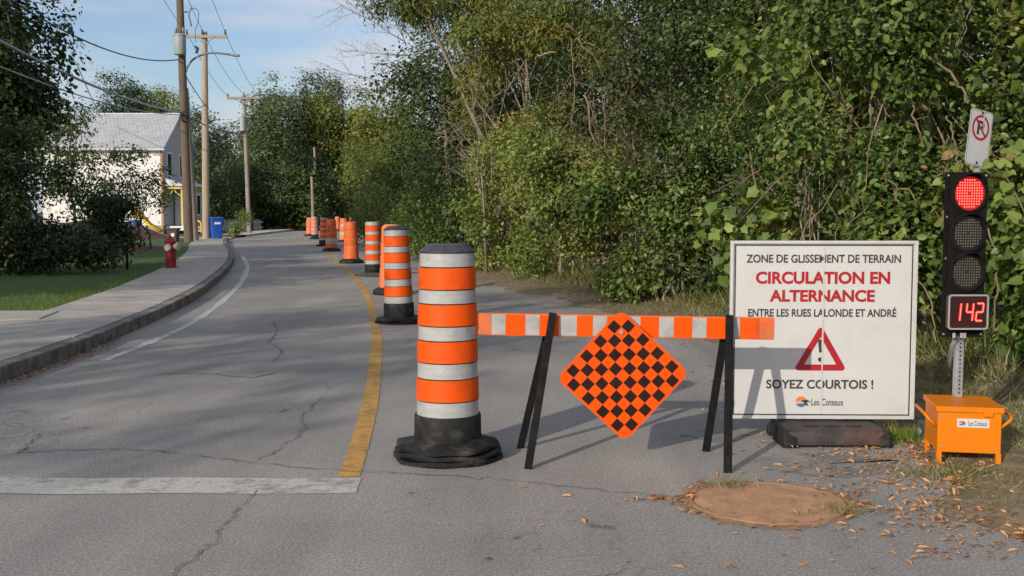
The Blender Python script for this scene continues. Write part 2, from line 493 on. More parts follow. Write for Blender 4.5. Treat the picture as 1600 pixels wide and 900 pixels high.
M['gr_dry'] = leaf_mat('dry_grass_blade', [(0.0, (0.075, 0.115, 0.03)), (0.5, (0.175, 0.18, 0.07)), (1.0, (0.42, 0.34, 0.18))], 0.2, 0.8, 0.2)

# ------------------------------------------------------------------ foliage engine (numpy)
def norm(a):
    return a / np.maximum(np.linalg.norm(a, axis=1, keepdims=True), 1e-9)
SHAPES = {
    'diamond': ([(0, 0, 0), (.45, -.27, .07), (1, 0, -.06), (.45, .27, .07)], [(0, 1, 2), (0, 2, 3)]),
    'narrow': ([(0, 0, 0), (.4, -.13, .04), (1, 0, -.12), (.4, .13, .04)], [(0, 1, 2), (0, 2, 3)]),
    'oval': ([(0, 0, 0), (.25, -.27, .05), (.65, -.26, .06), (1, 0, -.08), (.65, .26, .06), (.25, .27, .05)], [(0, 1, 2, 3), (0, 3, 4, 5)]),
    'heart': ([(0.1, 0, 0), (-.05, -.28, .04), (.22, -.47, .06), (.62, -.34, .03), (1, 0, -.10), (.62, .34, .03), (.22, .47, .06), (-.05, .28, .04)],
              [(0, 1, 2, 3), (0, 3, 4), (0, 4, 5), (0, 5, 6, 7)]),
    'lobed': ([(0, 0, 0), (-.08, -.34, .03), (.2, -.36, .05), (.42, -.5, 0), (.6, -.30, .05), (1, 0, -.10), (.6, .30, .05), (.42, .5, 0), (.2, .36, .05), (-.08, .34, .03)],
              [(0, 1, 2), (0, 2, 3, 4), (0, 4, 5), (0, 5, 6), (0, 6, 7, 8), (0, 8, 9)]),
    'blade': ([(0, -.02, 0), (0, .02, 0), (.55, .016, .06), (.55, -.016, .06), (1, 0, .28)], [(0, 1, 2, 3), (3, 2, 4)]),
    'curl': ([(0, 0, .0), (.3, -.12, .16), (.7, -.10, .20), (1, 0.06, .08), (.7, .13, .05), (.3, .14, .12)], [(0, 1, 2, 3), (0, 3, 4, 5)]),
}
def leaf_mesh(name, P, N, T, size, tone, shape, mat, parent=None, smooth=False):
    tv, tf = SHAPES[shape]
    tv = np.array(tv, dtype=np.float64)
    n, k = len(P), len(tv)
    T = norm(T - N * np.sum(T * N, axis=1, keepdims=True))
    B = np.cross(N, T)
    size = np.asarray(size).reshape(-1, 1, 1)
    V = P[:, None, :] + size * (tv[None, :, 0:1] * T[:, None, :] + tv[None, :, 1:2] * B[:, None, :] + tv[None, :, 2:3] * N[:, None, :])
    V = V.reshape(-1, 3)
    li, ls, tot = [], [], 0
    for f in tf:
        li += list(f)
        ls.append(tot)
        tot += len(f)
    L = (np.arange(n)[:, None] * k + np.array(li)[None, :]).ravel()
    LS = (np.arange(n)[:, None] * tot + np.array(ls)[None, :]).ravel()
    me = bpy.data.meshes.new(name)
    me.vertices.add(n * k)
    me.vertices.foreach_set('co', V.ravel().astype(np.float32))
    me.loops.add(len(L))
    me.loops.foreach_set('vertex_index', L.astype(np.int32))
    me.polygons.add(len(LS))
    me.polygons.foreach_set('loop_start', LS.astype(np.int32))
    at = me.attributes.new('tone', 'FLOAT', 'POINT')
    at.data.foreach_set('value', np.repeat(np.clip(tone, 0, 1), k).astype(np.float32))
    me.update(calc_edges=True)
    if smooth: me.shade_smooth()
    me.materials.append(mat)
    o = bpy.data.objects.new(name, me)
    C.objects.link(o)
    if parent is not None: o.parent = parent
    return o
def lumps(d, seed, amp=0.25):
    r = np.random.default_rng(seed)
    s = np.zeros(len(d))
    for fr in (2.2, 4.1, 7.0):
        for _ in range(3):
            w = r.normal(size=3) * fr
            s += np.sin(d @ w + r.uniform(0, 6.28)) / fr * 2.0
    return 1 + amp * s / 1.4
LOBE_TONE = [None]
def clumps_in(c, rad, n, rng, shell=0.45, seed=0, amp=0.25, zmin=None):
    K = max(4, n // 18)
    d = norm(rng.normal(size=(K, 3)))
    r = (shell + (0.92 - shell) * rng.random(K) ** 0.6) * lumps(d, seed, amp)
    lc = np.array(c) + d * r[:, None] * np.array(rad)
    lr = 0.40 * np.array(rad)
    lr = np.minimum(lr, 1.6 * lr.min())
    ls = 0.6 + 0.75 * rng.random(K)
    k = rng.integers(0, K, n)
    d2 = norm(norm(rng.normal(size=(n, 3))) + 0.45 * d[k] + np.array([0, 0, 0.25]))
    p = lc[k] + d2 * (lr * (0.65 + 0.35 * rng.random((n, 1)))) * ls[k][:, None]
    # a thin inner fill so that the crown has a body behind its lobes
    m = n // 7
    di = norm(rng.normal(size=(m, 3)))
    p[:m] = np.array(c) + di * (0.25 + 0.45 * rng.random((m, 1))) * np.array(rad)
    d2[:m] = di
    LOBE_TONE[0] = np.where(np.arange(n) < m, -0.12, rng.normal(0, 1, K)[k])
    d = d2
    if zmin is not None:
        p[:, 2] = np.maximum(p[:, 2], zmin + rng.random(n) * 0.3)
    return p, d
def leaves_at(pts, outward, per, cr, rng, up=0.55, out=0.5, rnd=0.55, droop=0.4, flat=0.75):
    n = len(pts)
    crr = cr * (0.65 + 0.7 * rng.random(n))
    off = rng.normal(size=(n, per, 3)) * 0.55
    P = pts[:, None, :] + off * crr[:, None, None] * np.array([1, 1, flat])
    N = outward[:, None, :] * out + norm(off.reshape(-1, 3)).reshape(n, per, 3) * 0.45 + np.array([0, 0, up]) + rng.normal(size=(n, per, 3)) * rnd
    T = rng.normal(size=(n, per, 3)) + np.array([0, 0, -droop]) + outward[:, None, :] * 0.6
    return P.reshape(-1, 3), norm(N.reshape(-1, 3)), norm(T.reshape(-1, 3))
def limb(mb, a, b, r0, r1, rng, n=5, wob=0.12, sides=6):
    a, b = Vector(a), Vector(b)
    L = (b - a).length
    pts, rs = [], []
    for i in range(n + 1):
        t = i / n
        p = a.lerp(b, t)
        if 0 < i < n:
            p += Vector(rng.normal(size=3)) * wob * L * 0.25
        p.z += math.sin(t * math.pi) * L * 0.06
        pts.append(p)
        rs.append(r0 + (r1 - r0) * t)
    mb.tube(pts, rs, sides)
    return pts
NLEAF = [0]
def plant(name, label, cat, base, blobs, leaf, mat, size, per, cr, seed, shape='diamond', bark='bark', trunk_r=0.12,
          group=None, tone=(0.45, 0.2), limbs=9, droop=0.4, stems=1, amp=0.25, up=0.55, out=0.5, rnd=0.55, shell=0.45, extra=None, zmin=0.05):
    """base: ground point. blobs: (centre, radii, n_clumps) relative to base."""
    rng = np.random.default_rng(seed)
    t = thing(name, label, cat, base, 0, group)
    PP, OO, TT = [], [], []
    for i, (c, rad, n) in enumerate(blobs):
        p, d = clumps_in(c, rad, n, rng, shell, seed * 13 + i, amp, zmin)
        PP.append(p); OO.append(d); TT.append(LOBE_TONE[0])
    P, O = np.vstack(PP), np.vstack(OO)
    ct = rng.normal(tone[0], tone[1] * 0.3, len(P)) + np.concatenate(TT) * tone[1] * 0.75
    LP, LN, LT = leaves_at(P, O, per, cr, rng, up, out, rnd, droop)
    ok = LP[:, 2] > 0.02
    tn = np.repeat(ct, per) + rng.normal(0, tone[1] * 0.7, len(LP))
    sz = size * (0.45 + 0.95 * rng.random(len(LP)) ** 1.3)
    NLEAF[0] += len(LP)
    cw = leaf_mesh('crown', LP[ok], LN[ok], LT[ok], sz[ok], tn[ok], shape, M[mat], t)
    cw['kind'] = 'stuff'
    mb = MB()
    cx = np.average([b[0] for b in blobs], axis=0, weights=[b[2] for b in blobs])
    ztop = max(b[0][2] + b[1][2] * 0.3 for b in blobs)
    for s in range(stems):
        a0 = Vector((rng.normal() * 0.25 * (stems > 1), rng.normal() * 0.25 * (stems > 1), -0.1))
        k = blobs[s % len(blobs)][0] if stems > 1 else cx
        e = Vector((float(k[0]), float(k[1]), float(ztop if stems == 1 else k[2])))
        pts = limb(mb, a0, e, trunk_r, trunk_r * 0.35, rng, 6, 0.10, 8)
        for j in range(limbs):
            q = P[rng.integers(len(P))]
            st = pts[rng.integers(2, len(pts))]
            limb(mb, st, Vector(q), trunk_r * 0.38, trunk_r * 0.08, rng, 4, 0.16, 5)
    mb.build('trunk', M[bark], t, smooth=True)
    return t
def grass(name, pts, h, rng, mat, parent=None, label=None, cat=None, lean=0.5, width=1.0):
    n = len(pts)
    T = norm(np.column_stack([rng.normal(0, lean, n), rng.normal(0, lean, n), np.ones(n)]))
    N = norm(np.column_stack([rng.normal(size=n), rng.normal(size=n), np.zeros(n) + 0.05]))
    N = norm(N - T * np.sum(N * T, axis=1, keepdims=True))
    hh = h * (0.5 + 0.8 * rng.random(n))
    o = leaf_mesh(name, pts, N, T, hh, rng.random(n), 'blade', M[mat], parent)
    if label: tag(o, label, cat, kind='stuff')
    return o

# ================================================================== THE SETTING
def structure(o): o['kind'] = 'structure'; return o
def sheet(name, rows, mat, parent=None):
    """rows: list of rows of points, all the same length"""
    mb = MB()
    w = len(rows[0])
    vs = [p for r in rows for p in r]
    fs = [(i * w + j, i * w + j + 1, (i + 1) * w + j + 1, (i + 1) * w + j) for i in range(len(rows) - 1) for j in range(w - 1)]
    return mb.add(vs, fs).build(name, mat, parent, smooth=True, fix=False)
def up_normals(o):
    bm = bmesh.new(); bm.from_mesh(o.data)
    for f in bm.faces:
        if f.normal.z < 0: f.normal_flip()
    bm.to_mesh(o.data); bm.free()
    return o
# ground: one sheet out to the horizon
gr = []
for j in range(33):
    gr.append([((i - 16) / 16 * abs((i - 16) / 16) * 900, (j - 10) / 22 * abs((j - 10) / 22) * 1200, -0.03) for i in range(33)])
structure(up_normals(sheet('ground', gr, M['soil'])))

# kerb line (left edge of the road, at road level), from survey
KERB = [(-4.35, -12), (-4.35, -2), (-4.38, 4), (-4.46, 9.4), (-4.62, 12.3), (-5.05, 16.2), (-5.75, 20.6), (-7.55, 29.3), (-9.75, 38), (-12.3, 47), (-14.9, 58), (-16.0, 70), (-16.8, 85), (-18.5, 105), (-24, 130)]
kerb = crom([Vector(p) for p in KERB], 10)
VEG = [(2.9, -12), (2.7, 0), (2.45, 5), (2.5, 6), (2.6, 7), (2.62, 9), (2.35, 11.9), (1.7, 15), (0.75, 18.5), (-0.7, 23), (-2.0, 30), (-3.9, 39), (-6.0, 49), (-7.9, 61), (-9.6, 75), (-10.8, 90), (-12.5, 105), (-18, 130)]
vegl = crom([Vector(p) for p in VEG], 10)
def at_y(line, y):
    for a, b in zip(line, line[1:]):
        if a.y <= y <= b.y:
            return a + (b - a) * ((y - a.y) / (b.y - a.y))
    return line[-1]
ys = list(np.concatenate([np.linspace(-11, 12, 40), np.linspace(12.5, 60, 80), np.linspace(61, 128, 50)]))
rows = []
for y in ys:
    a, b = at_y(kerb, y), at_y(vegl, y)
    rows.append([(a.x - 0.05 + (b.x + 0.6 - a.x) * k / 8, y, 0.0) for k in range(9)])
road = structure(up_normals(sheet('road', rows, M['asphalt'])))

def ribbon(name, line, w, z, mat, parent, jit=0.0, n=None):
    rows = []
    for i, p in enumerate(line):
        t = (line[min(i + 1, len(line) - 1)] - line[max(i - 1, 0)]).normalized()
        ww = w * (1 + jit * random.uniform(-1, 1))
        rows.append([(p.x - t.y * ww / 2, p.y + t.x * ww / 2, z), (p.x + t.y * ww / 2, p.y - t.x * ww / 2, z)])
    return up_normals(sheet(name, rows, mat, parent))
def gl(pts, n=8):
    return crom([Vector(G(u, v)[:2]) for u, v in pts], n)
yl = gl([(545, 746), (566, 680), (580, 620), (587, 560), (588, 520), (577, 470), (562, 443), (545, 424), (525, 404), (505, 388)], 10)
yl += [at_y(kerb, y) + Vector((3.55, 0)) for y in range(50, 110, 4)]
ribbon('centre_line', yl, 0.125, 0.004, M['yellow_line'], road, 0.03)
ribbon('stop_line', [Vector((-4.2 + 3.36 * k / 20, 5.86 + 0.01 * math.sin(k))) for k in range(21)], 0.34, 0.004, M['white_line'], road, 0.02)
ribbon('edge_line', gl([(162, 564), (200, 549), (235, 535), (300, 505), (345, 473), (374, 445), (385, 425), (386, 413), (378, 400)], 8), 0.11, 0.004, M['edge_line'], road, 0.25)
def crack(pts, w, seed):
    r = random.Random(seed)
    base = [Vector(G(u, v)[:2]) for u, v in pts]
    line = crom(base, 10)
    out = []
    for p in line:
        out.append(p + Vector((r.gauss(0, 0.010 + 0.0006 * p.y), r.gauss(0, 0.010 + 0.0006 * p.y))))
    ribbon('crack', out, w, 0.007, M['crack'], road, 0.8)
crack([(25, 708), (120, 704), (240, 705), (360, 719), (470, 731), (600, 739), (760, 748), (900, 763), (1050, 778)], 0.009, 1)
crack([(262, 902), (310, 868), (342, 845), (350, 822), (380, 790), (402, 765)], 0.006, 2)
crack([(402, 720), (455, 690), (478, 668), (470, 650), (505, 620), (512, 600)], 0.007, 3)
crack([(425, 500), (432, 520), (420, 535), (440, 548), (425, 565)], 0.011, 4)
crack([(30, 708), (50, 690), (62, 678)], 0.012, 5)
crack([(250, 585), (320, 584), (390, 590), (440, 580)], 0.014, 6)
crack([(300, 520), (420, 519), (560, 519)], 0.012, 7)

def patch(pts, z=0.0025):
    r = random.Random(int(pts[0][0]))
    base = crom([Vector(G(u, v)[:2]) for u, v in pts + pts[:1]], 7)[:-1]
    vs = [(p.x + r.gauss(0, 0.02), p.y + r.gauss(0, 0.02), z) for p in base]
    c = (sum(v[0] for v in vs) / len(vs), sum(v[1] for v in vs) / len(vs), z)
    up_normals(MB().add(vs + [c], [(k, (k + 1) % len(vs), len(vs)) for k in range(len(vs))]).build('patch', M['patch'], road, fix=False))
patch([(1185, 718), (1230, 708), (1330, 712), (1400, 722), (1370, 742), (1290, 746), (1215, 735)])
patch([(440, 402), (472, 402), (474, 409), (445, 409)])
patch([(1060, 680), (1110, 672), (1170, 680), (1120, 690)], 0.003)
# sidewalk: slabs with a cast kerb
walk = MB().box((-5.2, 30, -0.015), (0.6, 30, 0.02)).build('sidewalk', M['soil'])
structure(walk)
st = resample([p for p in kerb if -8 <= p.y <= 57.5], 0.30)
L15, L0 = offset_line(st, 1.52), offset_line(st, 0.0)
L02 = offset_line(st, 0.155)
i = 0
kk = 0
rs_ = random.Random(3)
while i + 5 < len(st):
    dz = rs_.uniform(-0.004, 0.004)
    ga, gb = 0.05, 0.05
    rng5 = range(i, i + 6)
    def seg(Lo, Li, z1, name, mat, bev):
        ga = gb = 0.012 if name == 'kerb' else 0.05
        vs, fs = [], []
        for q, j in enumerate(rng5):
            for L in (Lo, Li):
                p = L[j].copy()
                if q == 0: p = p.lerp(L[j + 1], ga)
                if q == 5: p = p.lerp(L[j - 1], gb)
                vs += [(p.x, p.y, -0.02), (p.x, p.y, z1)]
        for q in range(5):
            a, b = q * 4, q * 4 + 4
            fs += [(a + 1, a + 3, b + 3, b + 1), (a, b, b + 2, a + 2), (a, a + 1, b + 1, b), (a + 2, b + 2, b + 3, a + 3)]
        fs += [(0, 2, 3, 1), (20, 21, 23, 22)]
        return MB().add(vs, fs).build(name, mat, walk, bevel=bev, seg=2)
    seg(L15, offset_line(st, 0.165), 0.150 + dz, 'slab', M['concrete'], 0.010)
    seg(L02, L0, 0.147 + dz, 'kerb', M['kerb'], 0.02)
    i += 5
# far sidewalk past the driveway
fr = [p for p in kerb if 63 <= p.y <= 110]
fw = []
for a, b in zip(offset_line(fr, 0.0), offset_line(fr, 1.6)):
    fw.append([(a.x, a.y, 0.0), (a.x, a.y, 0.13), (b.x, b.y, 0.135)])
structure(up_normals(sheet('far_sidewalk', fw, M['concrete'])))
# driveway concrete
MBd = MB().add([(-15.0, 57.6, 0.02), (-16.0, 62.8, 0.02), (-25, 64, 0.06), (-25, 58.5, 0.06)], [(0, 1, 2, 3)])
structure(up_normals(MBd.build('driveway', M['concrete'])))

# lawn left of the sidewalk
back = offset_line(kerb, 1.50)
rows = []
rl = random.Random(5)
for y in list(np.linspace(-11, 57, 90)):
    a = at_y(back, y)
    r = []
    for k in range(14):
        f = (k / 13) ** 1.8
        r.append((a.x - f * 60, y, 0.115 + min(1, k) * (0.02 * math.sin(y * 0.6 + k) + 0.015 * rl.random()) + 0.25 * f))
    rows.append(r)
lawn = structure(up_normals(sheet('lawn', rows, M['lawn'])))
# short concrete path joining the sidewalk at the left
w0 = MB()
pa = [G(-60, 487, .15), G(92, 487, .15), G(62, 499, .15), G(-60, 503, .15)]
w0.add([(p.x, p.y, 0.05) for p in pa] + [(p.x, p.y, 0.165) for p in pa], [(4, 5, 6, 7), (0, 1, 5, 4), (1, 2, 6, 5), (2, 3, 7, 6), (3, 0, 4, 7)])
structure(w0.build('garden_path', M['concrete'], bevel=0.008))

# verge on the right: littered soil with an uneven edge over the asphalt
rows = []
for y in list(np.linspace(-8, 30, 150)) + list(np.linspace(30.5, 110, 90)):
    a = at_y(vegl, y)
    e = a.x + 0.12 * math.sin(y * 2.1) + 0.1 * math.sin(y * 5.3 + 1) + 0.05 * rl.uniform(-1, 1)
    if y < 8: e -= 0.1
    r = []
    for k in range(12):
        f = k / 11
        z = 0.006 + (0.012 + 0.025 * rl.random()) * min(1, k / 2) + 0.55 * f ** 2
        if k == 0: z = 0.003
        r.append((e + 7 * f ** 1.5, y, z))
    rows.append(r)
structure(up_normals(sheet('verge', rows, M['litter_soil'])))

# turned soil heaps near the house
def mound(name, c, rx, ry, h, seed, mat):
    rr = np.random.default_rng(seed)
    rows = []
    for i in range(13):
        r = []
        for j in range(25):
            a = 2 * math.pi * j / 24
            f = i / 12
            z = h * (1 - f ** 2) * (1 + 0.35 * math.sin(3 * a + seed) * f + 0.2 * rr.normal() * 0.5) - 0.05 * f
            r.append((c[0] + rx * f * math.cos(a), c[1] + ry * f * math.sin(a), c[2] + z))
        r[-1] = r[0]
        rows.append(r)
    return structure(up_normals(sheet(name, rows, mat)))
mound('soil_mound', (-16.2, 40, 0.12), 3.6, 4.5, 0.42, 3, M['redsoil'])
mound('soil_mound', (-20.5, 54, 0.15), 3.6, 3.5, 0.85, 5, M['redsoil'])

# ------------------------------------------------------------------ grass
def pts_poly(fn, n, rng): return np.array([fn() for _ in range(n)])
rg = np.random.default_rng(21)
n = 60000
yy = 11 + rg.random(n) ** 1.4 * 24
bx = np.interp(yy, [p.y for p in back], [p.x for p in back])
xx = bx - 0.02 - rg.random(n) ** 1.2 * (2.0 + 0.33 * yy)
keep = (xx / yy > -0.52)
gp = np.column_stack([xx, yy, np.full(n, 0.12)])[keep]
pc = [G(-60, 487, .15), G(92, 487, .15), G(62, 499, .15)]
inpath = (gp[:, 1] < pc[0].y + 0.05) & (gp[:, 1] > G(0, 503, .15).y) & (gp[:, 0] < pc[1].x)
grass('lawn_grass', gp[~inpath], 0.075, rg, 'gr_green', None, 'short green lawn grass left of the sidewalk', 'grass', lean=0.55)
# verge grass: dry and green blades along the foot of the hedge
n = 52000
yy = 5.0 + rg.random(n) ** 1.4 * 40
vx = np.interp(yy, [p.y for p in vegl], [p.x for p in vegl])
den = rg.random(n)
xx = vx + 0.12 + rg.random(n) ** 0.8 * 1.8 * (1 + yy * 0.012)
cl = np.sin(xx * 5.1 + np.sin(yy * 3)) * np.sin(yy * 4.3) + np.sin(yy * 9.1 + xx * 7)
kp = (cl > -0.1) & ~((np.abs(xx - 2.75) < 0.35) & (np.abs(yy - 6.5) < 0.5))
gp = np.column_stack([xx, yy, 0.02 + 0.05 * np.minimum(1, (xx - vx))])[kp]
h = 0.08 + 0.17 * np.clip((gp[:, 0] - np.interp(gp[:, 1], [p.y for p in vegl], [p.x for p in vegl]) - 0.5), 0, 1.3)
grass('verge_grass', gp, h, rg, 'gr_dry', None, 'dry tufted grass along the foot of the green hedge', 'grass', lean=0.75)
n = 42000
yy = rg.uniform(4.6, 9.5, n)
vx = np.interp(yy, [p.y for p in vegl], [p.x for p in vegl])
xx = vx - 0.02 + rg.random(n) ** 1.1 * 2.2
cl = np.sin(xx * 8.1 + np.sin(yy * 5)) * np.sin(yy * 7.3) + 0.7 * np.sin(yy * 15.1 + xx * 11)
kp = (cl > -0.25) & ~((np.abs(xx - 2.68) < 0.24) & (np.abs(yy - 6.55) < 0.28))
gp = np.column_stack([xx, yy, 0.01 + 0.04 * np.clip(xx - vx, 0, 1)])[kp]
grass('verge_turf', gp, 0.04 + 0.045 * rg.random(len(gp)), rg, 'gr_dry', None, 'short dry turf around the orange box at the right edge', 'grass', lean=1.1)
n = 9000
yy = 9.5 + rg.random(n) ** 1.3 * 40
vx = np.interp(yy, [p.y for p in vegl], [p.x for p in vegl])
xx = vx + 1.3 + rg.random(n) * 1.5
gp = np.column_stack([xx, yy, np.full(n, 0.06)])
grass('verge_weeds', gp, 0.22 + 0.35 * rg.random(n) * 0.7, rg, 'gr_weed', None, 'long green weeds growing between verge and hedge', 'weeds', lean=0.7)

# ================================================================== TREES AND SHRUBS
def g2(u, v, z=0): return tuple(G(u, v, z))
HED = 'shrubs and trees of the hedge on the right'
# ---- right side, near to far
plant('shrub', 'broad-leaved bright shrub at the right edge, beside the no-parking sign', 'shrub', (4.75, 9.3, 0.1),
      [((0.2, 0, 1.5), (0.85, 0.8, 1.5), 150), ((0.9, 0.6, 3.2), (1.2, 1.2, 1.2), 130), ((0.2, 0.2, 0.5), (1.0, 0.7, 0.6), 60)], 0, 'lf_mid', 0.10, 24, 0.30, 11,
      shape='heart', trunk_r=0.04, stems=3, limbs=7, tone=(0.45, 0.2), bark='bark_pale')
plant('shrub', 'tangled green shrub with pale stems behind the traffic light', 'shrub', (4.2, 11.0, 0.1),
      [((0, 0, 1.2), (1.1, 0.9, 1.3), 150), ((0.1, 0.3, 3.1), (1.3, 1.1, 1.4), 160), ((-0.6, 0, 2.2), (0.8, 0.7, 1.2), 80)], 0, 'lf_mid', 0.078, 66, 0.25, 12,
      shape='oval', trunk_r=0.035, stems=5, limbs=6, tone=(0.40, 0.28), bark='bark_pale')
plant('shrub', 'dense mid-green shrub rising behind the white notice board', 'shrub', (3.7, 13.6, 0.1),
      [((-0.1, 0, 1.3), (1.25, 0.9, 1.4), 170), ((0, 0.4, 3.4), (1.4, 1.1, 1.5), 170), ((0.9, 0.2, 2.2), (0.9, 0.8, 1.5), 95)], 0, 'lf_mid', 0.062, 95, 0.28, 13,
      shape='diamond', trunk_r=0.04, stems=5, limbs=6, tone=(0.36, 0.27), bark='bark_pale')
plant('shrub', 'large-leaved vine-covered shrub above the right end of the notice board', 'shrub', (3.6, 12.0, 0.1),
      [((0.1, 0.3, 2.6), (1.2, 0.6, 1.2), 90), ((0.3, 0.3, 4.0), (1.2, 0.6, 0.9), 60), ((-0.4, 0.1, 1.3), (0.9, 0.5, 0.9), 40)], 0, 'lf_mid', 0.125, 16, 0.28, 14,
      shape='lobed', trunk_r=0.03, stems=3, limbs=5, tone=(0.55, 0.2), bark='bark_pale')
plant('tree', 'dark small-leaved tree leaning over the hedge above the notice board', 'tree', (3.7, 17.0, 0.1),
      [((-0.3, 0, 4.9), (1.9, 1.6, 1.5), 330), ((-0.7, -0.3, 3.4), (1.3, 1.1, 1.3), 170), ((0.8, -0.6, 5.2), (1.7, 1.4, 1.4), 220)], 0, 'lf_dark', 0.085, 62, 0.32, 15,
      shape='diamond', trunk_r=0.13, limbs=14, tone=(0.45, 0.28))
plant('shrub', 'green shrub at the foot of the dark hollow in the hedge', 'shrub', (2.5, 17.0, 0.1),
      [((0.1, 0, 0.9), (1.2, 0.8, 0.95), 190), ((-0.3, 0.5, 1.9), (1.0, 0.8, 0.9), 140)], 0, 'lf_mid', 0.085, 52, 0.27, 16,
      shape='oval', trunk_r=0.03, stems=4, limbs=6, tone=(0.38, 0.27), bark='bark_pale')
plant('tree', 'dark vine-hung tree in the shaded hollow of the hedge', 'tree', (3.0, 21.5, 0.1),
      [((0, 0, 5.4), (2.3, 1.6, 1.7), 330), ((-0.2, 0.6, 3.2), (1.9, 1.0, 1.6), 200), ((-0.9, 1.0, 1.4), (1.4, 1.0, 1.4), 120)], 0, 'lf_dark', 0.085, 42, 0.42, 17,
      shape='diamond', trunk_r=0.15, limbs=30, tone=(0.25, 0.2))  # leaf tone lowered: the hollow's shade is put into the leaf colour
plant('shrub', 'bright yellow-green shrub in full sun left of the hollow', 'shrub', (1.35, 22.5, 0.05),
      [((-0.4, 0, 1.5), (1.3, 1.0, 1.5), 210), ((-0.7, 0.5, 2.9), (1.15, 1.0, 1.1), 150), ((0.7, 0.1, 1.2), (0.9, 0.8, 1.2), 100)], 0, 'lf_light', 0.085, 56, 0.27, 18,
      shape='oval', trunk_r=0.03, stems=5, limbs=7, tone=(0.60, 0.22), bark='bark_pale')
plant('shrub', 'sunlit pale green shrub beside the dark evergreen mass', 'shrub', (-0.4, 26.5, 0.05),
      [((0.1, 0, 1.4), (1.2, 1.0, 1.4), 190), ((0.2, 0.3, 2.9), (1.0, 1.0, 1.0), 120)], 0, 'lf_light', 0.095, 54, 0.30, 19,
      shape='oval', trunk_r=0.03, stems=5, limbs=6, tone=(0.58, 0.22), bark='bark_pale')
plant('tree', 'slender tree with yellowing drooping leaves overhanging the top of the road view', 'tree', (0.6, 27.8, 0.1),
      [((-0.6, -0.3, 6.2), (2.0, 1.5, 1.1), 300), ((0.9, -0.6, 5.9), (1.5, 1.3, 1.2), 240), ((-2.9, 0.1, 6.9), (1.6, 1.2, 0.9), 170), ((-0.9, 0, 4.7), (1.3, 1.0, 0.9), 80)], 0, 'lf_yellow', 0.15, 40, 0.36, 20,
      shape='narrow', trunk_r=0.07, stems=3, limbs=9, tone=(0.56, 0.22), bark='bark_pale', droop=1.1)
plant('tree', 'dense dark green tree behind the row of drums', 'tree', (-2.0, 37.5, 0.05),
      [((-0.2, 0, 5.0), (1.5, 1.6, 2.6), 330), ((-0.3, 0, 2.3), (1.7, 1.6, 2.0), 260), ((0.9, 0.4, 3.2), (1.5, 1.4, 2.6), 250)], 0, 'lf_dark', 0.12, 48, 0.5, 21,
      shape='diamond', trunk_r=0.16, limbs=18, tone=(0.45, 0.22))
plant('shrub', 'low mixed bush on the verge beside the second drum', 'shrub', (-2.6, 33.0, 0.05),
      [((0.2, 0, 1.0), (1.2, 1.3, 1.1), 200), ((-0.5, 3.0, 1.2), (1.1, 1.5, 1.3), 190)], 0, 'lf_mid', 0.09, 40, 0.34, 22,
      shape='diamond', trunk_r=0.03, stems=4, limbs=8, tone=(0.35, 0.2))
plant('shrub', 'olive green bush overhanging the far shoulder behind the drums', 'shrub', (-5.0, 47.5, 0.0),
      [((-0.2, 0, 1.9), (1.7, 2.2, 2.0), 300), ((0.6, 2, 3.6), (1.6, 2.0, 2.0), 260), ((-0.9, 5.0, 2.6), (1.6, 2.2, 2.2), 240)], 0, 'lf_light', 0.13, 44, 0.5, 23,
      shape='diamond', trunk_r=0.06, stems=4, limbs=12, tone=(0.22, 0.18))
plant('tree', 'yellow-green round tree beyond the dead branches', 'tree', (-6.6, 62.0, 0.0),
      [((-0.3, 0, 4.4), (2.5, 2.4, 2.4), 330), ((-1.4, 0.5, 6.0), (1.7, 1.9, 1.5), 160), ((0.8, 0, 2.2), (2.4, 2.2, 2.2), 220)], 0, 'lf_yellow', 0.19, 40, 0.62, 24,
      shape='diamond', trunk_r=0.16, limbs=14, tone=(0.56, 0.2))
plant('tree', 'yellow-tinged tree leaning over the far end of the road', 'tree', (-13.2, 97.0, 0.0),
      [((-1.4, 0, 7.4), (3.0, 2.6, 3.0), 260), ((0.9, 0, 5.4), (3.0, 2.6, 3.2), 260), ((-3.4, 0.5, 9.0), (1.8, 1.8, 2.0), 110)], 0, 'lf_yellow', 0.28, 38, 0.8, 25,
      shape='diamond', trunk_r=0.2, limbs=14, tone=(0.60, 0.2))
FARG = 'far trees closing the end of the road'
for k, (u, d, hh, r, mt, lab, sd_) in enumerate([
        (505, 100, 14.6, 3.3, 'lf_far', 'tall rounded dark tree at the end of the road', 31),
        (455, 96, 13.2, 3.4, 'lf_far', 'tall dark tree left of the road end, tallest over the pole', 32),
        (412, 92, 9.6, 3.2, 'lf_far', 'broad dark tree behind the third utility pole', 33),
        (560, 104, 10.0, 3.4, 'lf_far', 'dark tree behind the yellow-green trees', 34),
        (372, 100, 6.4, 3.2, 'lf_dark', 'low dark tree behind the white picket fence', 35),
        (330, 104, 11.4, 3.6, 'lf_far', 'dark tree rising behind the pale utility pole', 36),
        (256, 112, 14.0, 2.6, 'lf_light', 'pale green poplar-like tree behind the grey roof', 37),
        (462, 86, 5.5, 2.4, 'lf_dark', 'dark low tree beside the blue sign post', 38),
        (520, 112, 6.5, 4.0, 'lf_dark', 'dark thicket tree where the road disappears', 39)]):
    b = D(u, 330, d)
    plant('tree', lab, 'tree', (b.x, d, 0.0),
          [((0, 0, hh * 0.70), (r, r, hh * 0.30), 260), ((-r * 0.35, -0.5, hh * 0.42), (r * 1.05, r, hh * 0.30), 240), ((r * 0.4, -0.3, hh * 0.30), (r * 1.0, r, hh * 0.26), 180)],
          0, mt, 0.27, 34, 0.85, sd_, shape='diamond', trunk_r=0.25, limbs=10, tone=(0.45, 0.22), group=FARG)
